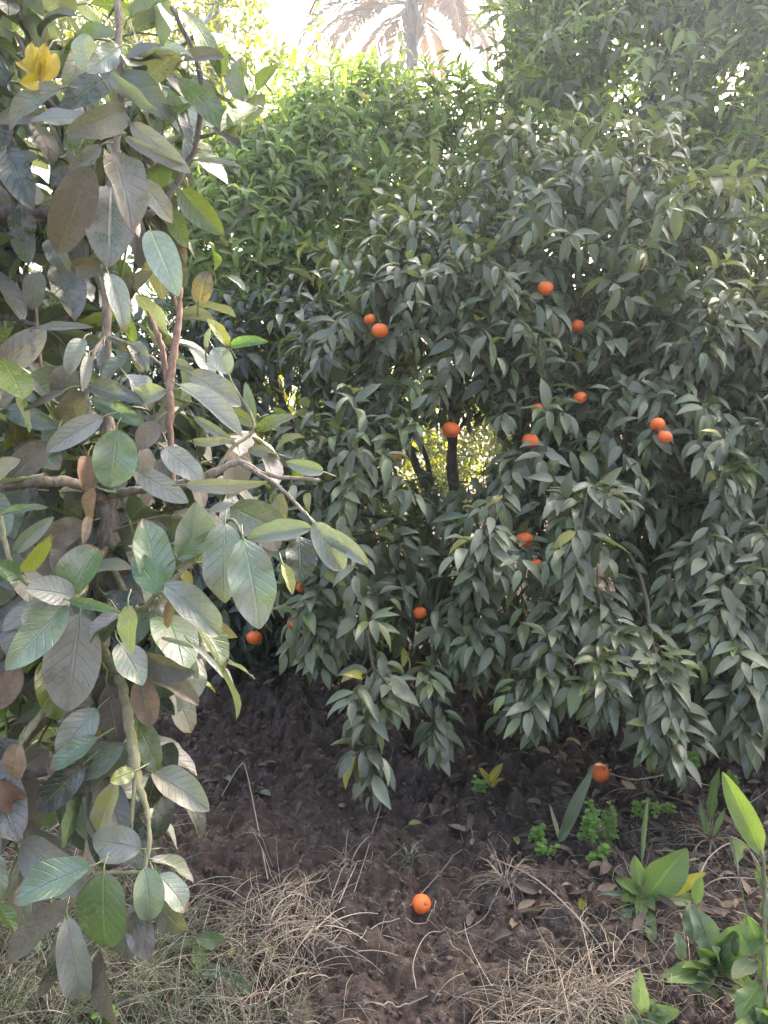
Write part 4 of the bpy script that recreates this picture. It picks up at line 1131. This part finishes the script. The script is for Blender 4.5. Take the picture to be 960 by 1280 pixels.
# single fallen leaves that stand out
FALLEN = [(519, 1048, 20, 'l', 0.3, 'small yellow leaf fallen on bare soil above the ground mandarin'), (330, 999, 26, 'P', 2.6, 'green fallen leaf on the dark soil at the edge of the grass'),
          (284, 978, 24, 'P', 2.2, 'pale green fallen leaf in the shaded hollow'), (645, 1065, 22, 'l', 1.6, 'upright yellow fallen leaf beside the small bright seedlings'), (755, 1097, 26, 'l', 1.9, 'yellowish fallen leaf between brown litter and the broad weeds'),
          (290, 1197, 18, 'l', 1.5, 'little yellow leaf lying on straw at the lower left'), (728, 1135, 26, 'l', 1.1, 'yellow-brown fallen leaf among the litter near the long stalk')]
for x, y, w, k, az, lab in FALLEN:
    q = G(x, y, 0.012)
    L = w / F * 2.3
    o = link('fallen_leaf', leaf_mesh('fallen_leaf', np.array([q]) - np.array([[math.cos(az), math.sin(az), 0]]) * L / 2, np.array([[math.cos(az), math.sin(az), 0.1]]), np.array([[0.1, -0.3, 1.0]]), L, L * 0.42, np.array([COL[k]]) * 0.85, rS, curl=0.5, fold=0.5, nv=8, nu=5), M_WEED)
    tag(o, lab, 'leaf', 'fallen leaves')

# single stalks and twigs
STALK = [
    ([(612, 1078), (660, 1104), (700, 1140), (745, 1190), (770, 1228)], 2.6, (0.40, 0.31, 0.22), 0.02, 'long pale stalk lying slantwise across the soil right of the ground mandarin'),
    ([(690, 1120), (730, 1165), (768, 1212)], 1.8, (0.42, 0.34, 0.25), 0.015, 'shorter stalk lying along the long pale slanting stalk'),
    ([(520, 1240), (517, 1205), (536, 1171), (570, 1173), (605, 1155), (622, 1118), (640, 1085)], 1.1, (0.50, 0.43, 0.34), 0.006, 'thin pale zigzag root below and right of the ground mandarin'),
    ([(450, 1180), (480, 1164), (533, 1160), (545, 1130)], 1.5, (0.46, 0.38, 0.29), 0.006, 'thin bent straw passing just under the ground mandarin'),
    ([(512, 1138), (545, 1108), (575, 1076), (590, 1073)], 2.0, (0.22, 0.17, 0.14), 0.012, 'dark forked twig above the ground mandarin'),
    ([(380, 1150), (412, 1160), (438, 1172)], 3.0, (0.42, 0.35, 0.26), 0.02, 'thick pale straw at the edge of the straw heap'),
    ([(470, 1265), (500, 1265), (535, 1252)], 1.6, (0.5, 0.42, 0.33), 0.006, 'short pale straw near the bottom edge, centre'),
    ([(758, 972), (795, 992), (845, 995), (885, 1000), (925, 985)], 1.5, (0.50, 0.44, 0.33), 0.05, 'long thin pale stalk running right from the fallen mandarin under the leaves'),
    ([(872, 1118), (900, 1115), (955, 1109)], 2.0, (0.45, 0.36, 0.27), 0.02, 'straight horizontal straw between the weeds at the right edge'),
    ([(868, 1120), (885, 1095), (915, 1085), (940, 1095), (962, 1122)], 2.0, (0.50, 0.42, 0.30), 0.06, 'arching pale stalk over the weeds at the right edge'),
    ([(440, 1130), (475, 1020), (492, 940)], 1.3, (0.40, 0.33, 0.26), 0.02, 'thin straw leaning up towards the hanging branch tip'),
    ([(335, 1110), (310, 1010), (300, 1000), (278, 1005)], 1.6, (0.42, 0.35, 0.26), 0.10, 'bent dry grass stalk at the edge of the shaded hollow'),
]
for pts, w, c, lift, lab in STALK:
    L = len(pts)
    ps = [G(x, y, lift * (0.25 + math.sin(math.pi * i / (L - 1))) + 0.003) for i, (x, y) in enumerate(pts)]
    path = spline(np.array(ps), 6)
    path[:, 2] = np.maximum(path[:, 2], ground_h(path[:, 0], path[:, 1]) + 0.002)
    rr = np.linspace(w, w * 0.6, len(path)) / F * 1.1
    o = link('dry_stalk', strand_mesh('dry_stalk', path[None], rr[None], 6, np.array([c])), M_STRAND)
    tag(o, lab, 'stalk', 'dry stalks on the soil')

# dry tufts
def tuft(px, py, n, h, cols, label, seed, up=(0.3, 1.3)):
    r = np.random.default_rng(seed)
    q = G(px, py)
    K = 6
    az = r.uniform(0, 6.28, n); el = r.uniform(*up, n); L = r.uniform(0.5, 1.0, n) * h
    path = np.empty((n, K, 3)); path[:, 0] = q + np.column_stack([r.normal(0, .008, n), r.normal(0, .008, n), np.zeros(n)])
    for k in range(1, K):
        path[:, k] = path[:, k - 1] + np.column_stack([np.cos(az) * np.cos(el), np.sin(az) * np.cos(el), np.sin(el)]) * (L / (K - 1))[:, None]
        el = el - r.uniform(0.1, 0.5, n)
        path[:, k, 2] = np.maximum(path[:, k, 2], ground_h(path[:, k, 0], path[:, k, 1]) + 0.003)
    cc = np.asarray(cols)[r.integers(0, len(cols), n)] * r.uniform(0.7, 1.2, (n, 1))
    o = link('dry_grass_tuft', strand_mesh('dry_grass_tuft', path, r.uniform(0.0008, 0.0015, n)[:, None] * np.linspace(1, .4, K)[None], 3, cc), M_STRAND)
    tag(o, label, 'grass tuft', 'dry grass tufts on the bare soil')
tuft(632, 1110, 44, 0.16, STRAW, 'pale dead grass tuft with spiky roots right of the ground mandarin', 1)
tuft(512, 1078, 30, 0.10, GREY + GRN[:1], 'small half-green grass tuft on the soil above the ground mandarin', 2)
tuft(437, 1080, 20, 0.13, STRAW, 'sparse dry tuft at the edge of the grass, left of the ground mandarin', 3)
tuft(888, 1055, 60, 0.14, [(0.25, 0.13, 0.10)] + STRAW, 'reddish dry tuft at the foot of the upright sword-shaped leaf', 4)

# ------------------------------------------------------------------ weeds
def weed(name, foot, leaves, label, cat, group=None, cols=None, seed=0, stems=(), mat=None, prof=(0.72, 0.78), extra=0):
    """foot: photo pixel of the root; leaves: base -> tip pixels with width, kind and height above the soil at base and tip"""
    r = np.random.default_rng(seed)
    q = G(*foot)
    d0 = float((q - np.array([0, 0, CAM_H])) @ np.array([0, cp, -sp]))
    t = thing(name, q, label, cat, group)
    B, D, N, L, W, C = [], [], [], [], [], []
    leaves = list(leaves)
    for _ in range(extra):
        an = r.uniform(0, 6.28); l0 = r.uniform(5, 14); l1 = r.uniform(20, 42)
        leaves.append((foot[0] + math.cos(an) * l0, foot[1] - 10 + math.sin(an) * l0 * 0.5, foot[0] + math.cos(an) * l1, foot[1] - 14 + math.sin(an) * l1 * 0.6, l1 * r.uniform(0.3, 0.5), 'GLDB'[int(r.integers(4))]))
    for x0, y0, x1, y1, w, k in leaves:
        a = P(x0, y0, d0 - 0.02 - 0.0006 * max(0, y0 - foot[1]))
        b = P(x1, y1, d0 - 0.05 + r.normal(0, 0.04))
        for p_ in (a, b):
            hz = float(ground_h(p_[0], p_[1])) + 0.012
            if p_[2] < hz:
                o_ = np.array([0, 0, CAM_H]); s_ = (CAM_H - hz) / (CAM_H - p_[2])
                p_[:] = o_ + (p_ - o_) * s_
        B.append(a); D.append(b - a); L.append(np.linalg.norm(b - a) * 1.05); W.append(w / F * d0 * 1.08)
        view = unit(np.array([0, 0, CAM_H]) - a)
        N.append(view + np.array([0, 0, 0.5]) + r.normal(0, 0.2, 3))
        C.append(np.array(cols[k]) * r.uniform(0.85, 1.15))
    B, D, N, L, W, C = [np.array(z) for z in (B, D, N, L, W, C)]
    n = len(B)
    link('foliage', leaf_mesh('foliage', B, D, N, L, W, C, r, curl=r.uniform(0.1, 0.7, n), fold=r.uniform(0.15, 0.6, n), wave=r.uniform(0.05, 0.13, n), nv=18, nu=9, prof=prof, twist=0.4), mat or M_WEED, t)
    stp = np.stack([np.tile(q, (n, 1)), (q + B) / 2 + np.array([0, 0, 0.008]), B], 1)
    link('stem', strand_mesh('stem', stp, np.full((n, 3), 0.0017), 5), M_GREENSTEM, t)
    for pts, w in stems:
        link('stalk', tube_mesh('stalk', [P(x, y, d0 - 0.03) for x, y in pts], [w / F * d0 * 0.5] * len(pts), sides=7), M_GREENSTEM, t)
    return t
WC = {'G': (0.14, 0.215, 0.075), 'L': (0.20, 0.275, 0.09), 'B': (0.16, 0.215, 0.14), 'D': (0.09, 0.135, 0.06), 'W': (0.23, 0.29, 0.17), 'y': (0.34, 0.30, 0.06)}
weed('broadleaf_weed', (806, 1128), [(808, 1122, 850, 1066, 38, 'G'), (800, 1108, 795, 1074, 17, 'L'), (798, 1112, 775, 1098, 14, 'G'), (802, 1120, 758, 1188, 9, 'B'), (800, 1118, 755, 1115, 7, 'B'), (802, 1076, 809, 1004, 6, 'B'),
     (812, 1120, 812, 1085, 20, 'D'), (800, 1124, 778, 1142, 12, 'D'), (806, 1136, 816, 1172, 16, 'L'), (800, 1128, 768, 1148, 13, 'D'), (826, 1122, 872, 1122, 17, 'L'), (840, 1118, 868, 1095, 14, 'y'), (790, 1138, 772, 1150, 12, 'G')],
     'broad-leaved weed with one large upright veined leaf, left of the other weeds', 'weed', 'weeds on the right', WC, 1, extra=9)
weed('broadleaf_weed', (896, 1222), [(896, 1196, 866, 1138, 30, 'B'), (898, 1206, 934, 1160, 34, 'G'), (888, 1208, 834, 1222, 24, 'G'), (890, 1208, 862, 1228, 28, 'L'), (868, 1178, 862, 1130, 22, 'D'), (900, 1216, 938, 1232, 26, 'L'), (892, 1212, 900, 1188, 24, 'L'),
     (852, 1200, 846, 1168, 16, 'W'), (904, 1220, 925, 1200, 20, 'G'), (898, 1226, 880, 1252, 22, 'G'), (905, 1224, 930, 1262, 24, 'D'), (870, 1130, 876, 1098, 14, 'G'), (900, 1196, 918, 1168, 22, 'D')],
     'bright green weed rosette with soft broad leaves near the bottom right corner', 'weed', 'weeds on the right', WC, 2, extra=20)
weed('broadleaf_weed', (958, 1290), [(953, 1070, 911, 974, 29, 'L'), (914, 1046, 934, 1090, 22, 'B'), (955, 1190, 935, 1150, 26, 'G'), (950, 1230, 925, 1262, 26, 'G'), (955, 1225, 968, 1180, 26, 'L'), (950, 1262, 925, 1240, 22, 'L'), (955, 1110, 950, 1085, 14, 'G'), (950, 1250, 975, 1290, 28, 'G'), (945, 1200, 918, 1215, 22, 'D'), (955, 1150, 975, 1120, 24, 'G'), (945, 1270, 915, 1290, 24, 'D'), (950, 1165, 930, 1192, 22, 'G')],
     'tall weed at the right edge with a large blistered lime leaf held up', 'weed', 'weeds on the right', WC, 3, extra=24, stems=[([(960, 1290), (955, 1200), (957, 1120), (953, 1065)], 5), ([(957, 1110), (935, 1060), (914, 1046)], 2)])
weed('sword_leaf_weed', (887, 1050), [(888, 1026, 894, 966, 13, 'D'), (886, 1044, 876, 1010, 7, 'G'), (890, 1046, 905, 1015, 6, 'G')], 'slender weed with one upright dark sword-shaped leaf in a reddish tuft', 'weed', None, WC, 4)
weed('broadleaf_weed', (806, 1282), [(802, 1268, 800, 1228, 20, 'W'), (808, 1272, 842, 1262, 20, 'G'), (800, 1275, 828, 1290, 22, 'G'), (800, 1272, 776, 1288, 18, 'G')], 'low weed cut by the bottom edge with one pale upright leaf', 'weed', 'weeds on the right', WC, 5, extra=4)
weed('broadleaf_weed', (250, 1210), [(244, 1172, 283, 1176, 18, 'D'), (240, 1182, 258, 1216, 18, 'L'), (250, 1210, 290, 1226, 20, 'B'), (238, 1178, 220, 1186, 16, 'G'), (286, 1222, 312, 1240, 18, 'B')], 'small weed with yellow-green leaves among the grass at lower left', 'weed', None, WC, 6)
weed('grass_blade_weed', (697, 1062), [(700, 1052, 739, 962, 13, 'B'), (704, 1040, 722, 978, 8, 'B'), (700, 1050, 690, 1010, 5, 'W')], 'wide grey-green grass blades leaning over the fallen mandarin under the leaves', 'weed', None, {**WC, 'B': (0.17, 0.20, 0.13), 'W': (0.36, 0.32, 0.22)}, 7, prof=(0.4, 0.7))

def seedling(px, py, h, n, label, seed, group='small bright seedlings under the tree', size=0.016):
    r = np.random.default_rng(seed)
    q = G(px, py)
    t = thing('seedling', q, label, 'seedling', group)
    B, D, N, L, C = [], [], [], [], []
    ns = max(3, n // 22)
    for s in range(ns):
        f = q + np.array([r.normal(0, 0.018), r.normal(0, 0.015), 0])
        hh = h * r.uniform(0.6, 1.05)
        top = f + np.array([r.normal(0, 0.01), r.normal(0, 0.01), hh])
        link('stem', strand_mesh('stem', np.array([[f, (f + top) / 2 + r.normal(0, 0.003, 3), top]]), np.full((1, 3), 0.0011), 5), M_GREENSTEM, t)
        for k in range(n // ns):
            tt = r.uniform(0.15, 1.0); az = k * 1.57 + (0.78 if k % 4 > 1 else 0) + r.normal(0, 0.25)
            B.append(f + (top - f) * tt); D.append((math.cos(az), math.sin(az), r.uniform(-0.2, 0.5))); N.append((0, -0.25, 1.0)); L.append(size * r.uniform(0.7, 1.25))
            C.append(np.array((0.20, 0.36, 0.06)) * r.uniform(0.7, 1.25))
    B, D, N, L, C = [np.array(z, float) for z in (B, D, N, L, C)]
    link('foliage', leaf_mesh('foliage', B, D, N, L, L * 0.72, C, r, curl=0.5, fold=0.3, nv=4, nu=3, prof=(0.6, 0.6)), M_WEED, t)
for i, (x, y, h, n, lab) in enumerate([
        (730, 1052, 0.10, 110, 'bright green seedling clump nearest below the fallen mandarin under the leaves'), (757, 1056, 0.09, 100, 'bright green seedling clump just right of the clump below the fallen mandarin'),
        (748, 1086, 0.06, 80, 'lower bright seedling clump, below the pair under the fallen mandarin'), (800, 1022, 0.055, 60, 'seedling clump left of the hanging narrow leaf'), (830, 1026, 0.035, 34, 'tiny seedling between the hanging leaf and the sword-shaped leaf'),
        (664, 1052, 0.05, 48, 'small seedling beside the upright yellow fallen leaf'), (605, 1000, 0.045, 40, 'lone small seedling on the bank left of the other seedlings'), (682, 1070, 0.035, 36, 'low dull seedling under the grey grass blades'),
        (868, 968, 0.06, 50, 'pale seedling clump at the foot of the right-hand hanging leaves'), (918, 1000, 0.08, 60, 'seedling clump behind the blistered lime leaf')]):
    seedling(x, y, h * 1.35, int(n * 1.4), lab, 80 + i, size=0.019)
seedling(140, 1282, 0.06, 70, 'bright clover-like seedling in the grass at the bottom left', 95, None, 0.02)
weed('broadleaf_weed', (612, 985), [(612, 980, 602, 962, 9, 'y'), (612, 978, 624, 958, 10, 'y'), (610, 984, 594, 978, 8, 'D'), (614, 984, 628, 972, 8, 'y')], 'little yellowing weed on the bare bank under the tree', 'weed', None, WC, 9)

# ------------------------------------------------------------------ haze volume added to stand in for lens glare
hb = bmesh.new()
bmesh.ops.create_cube(hb, size=1.0)
for v in hb.verts:
    v.co = (v.co.x * 236, v.co.y * 236, -1.6 + (v.co.z + 0.5) * 14.6)
hme = bpy.data.meshes.new('haze'); hb.to_mesh(hme); hb.free()
m, nt, out = new_mat('glare_haze')
pv = nt.nodes.new('ShaderNodeVolumePrincipled')
pv.inputs['Color'].default_value = (0.78, 0.88, 1.0, 1)
pv.inputs['Density'].default_value = HAZE
pv.inputs['Anisotropy'].default_value = 0.75
nt.links.new(pv.outputs[0], out.inputs['Volume'])
tag(link('haze', hme, m), 'thin haze added among the trees to stand in for lens glare', 'haze', kind='stuff')
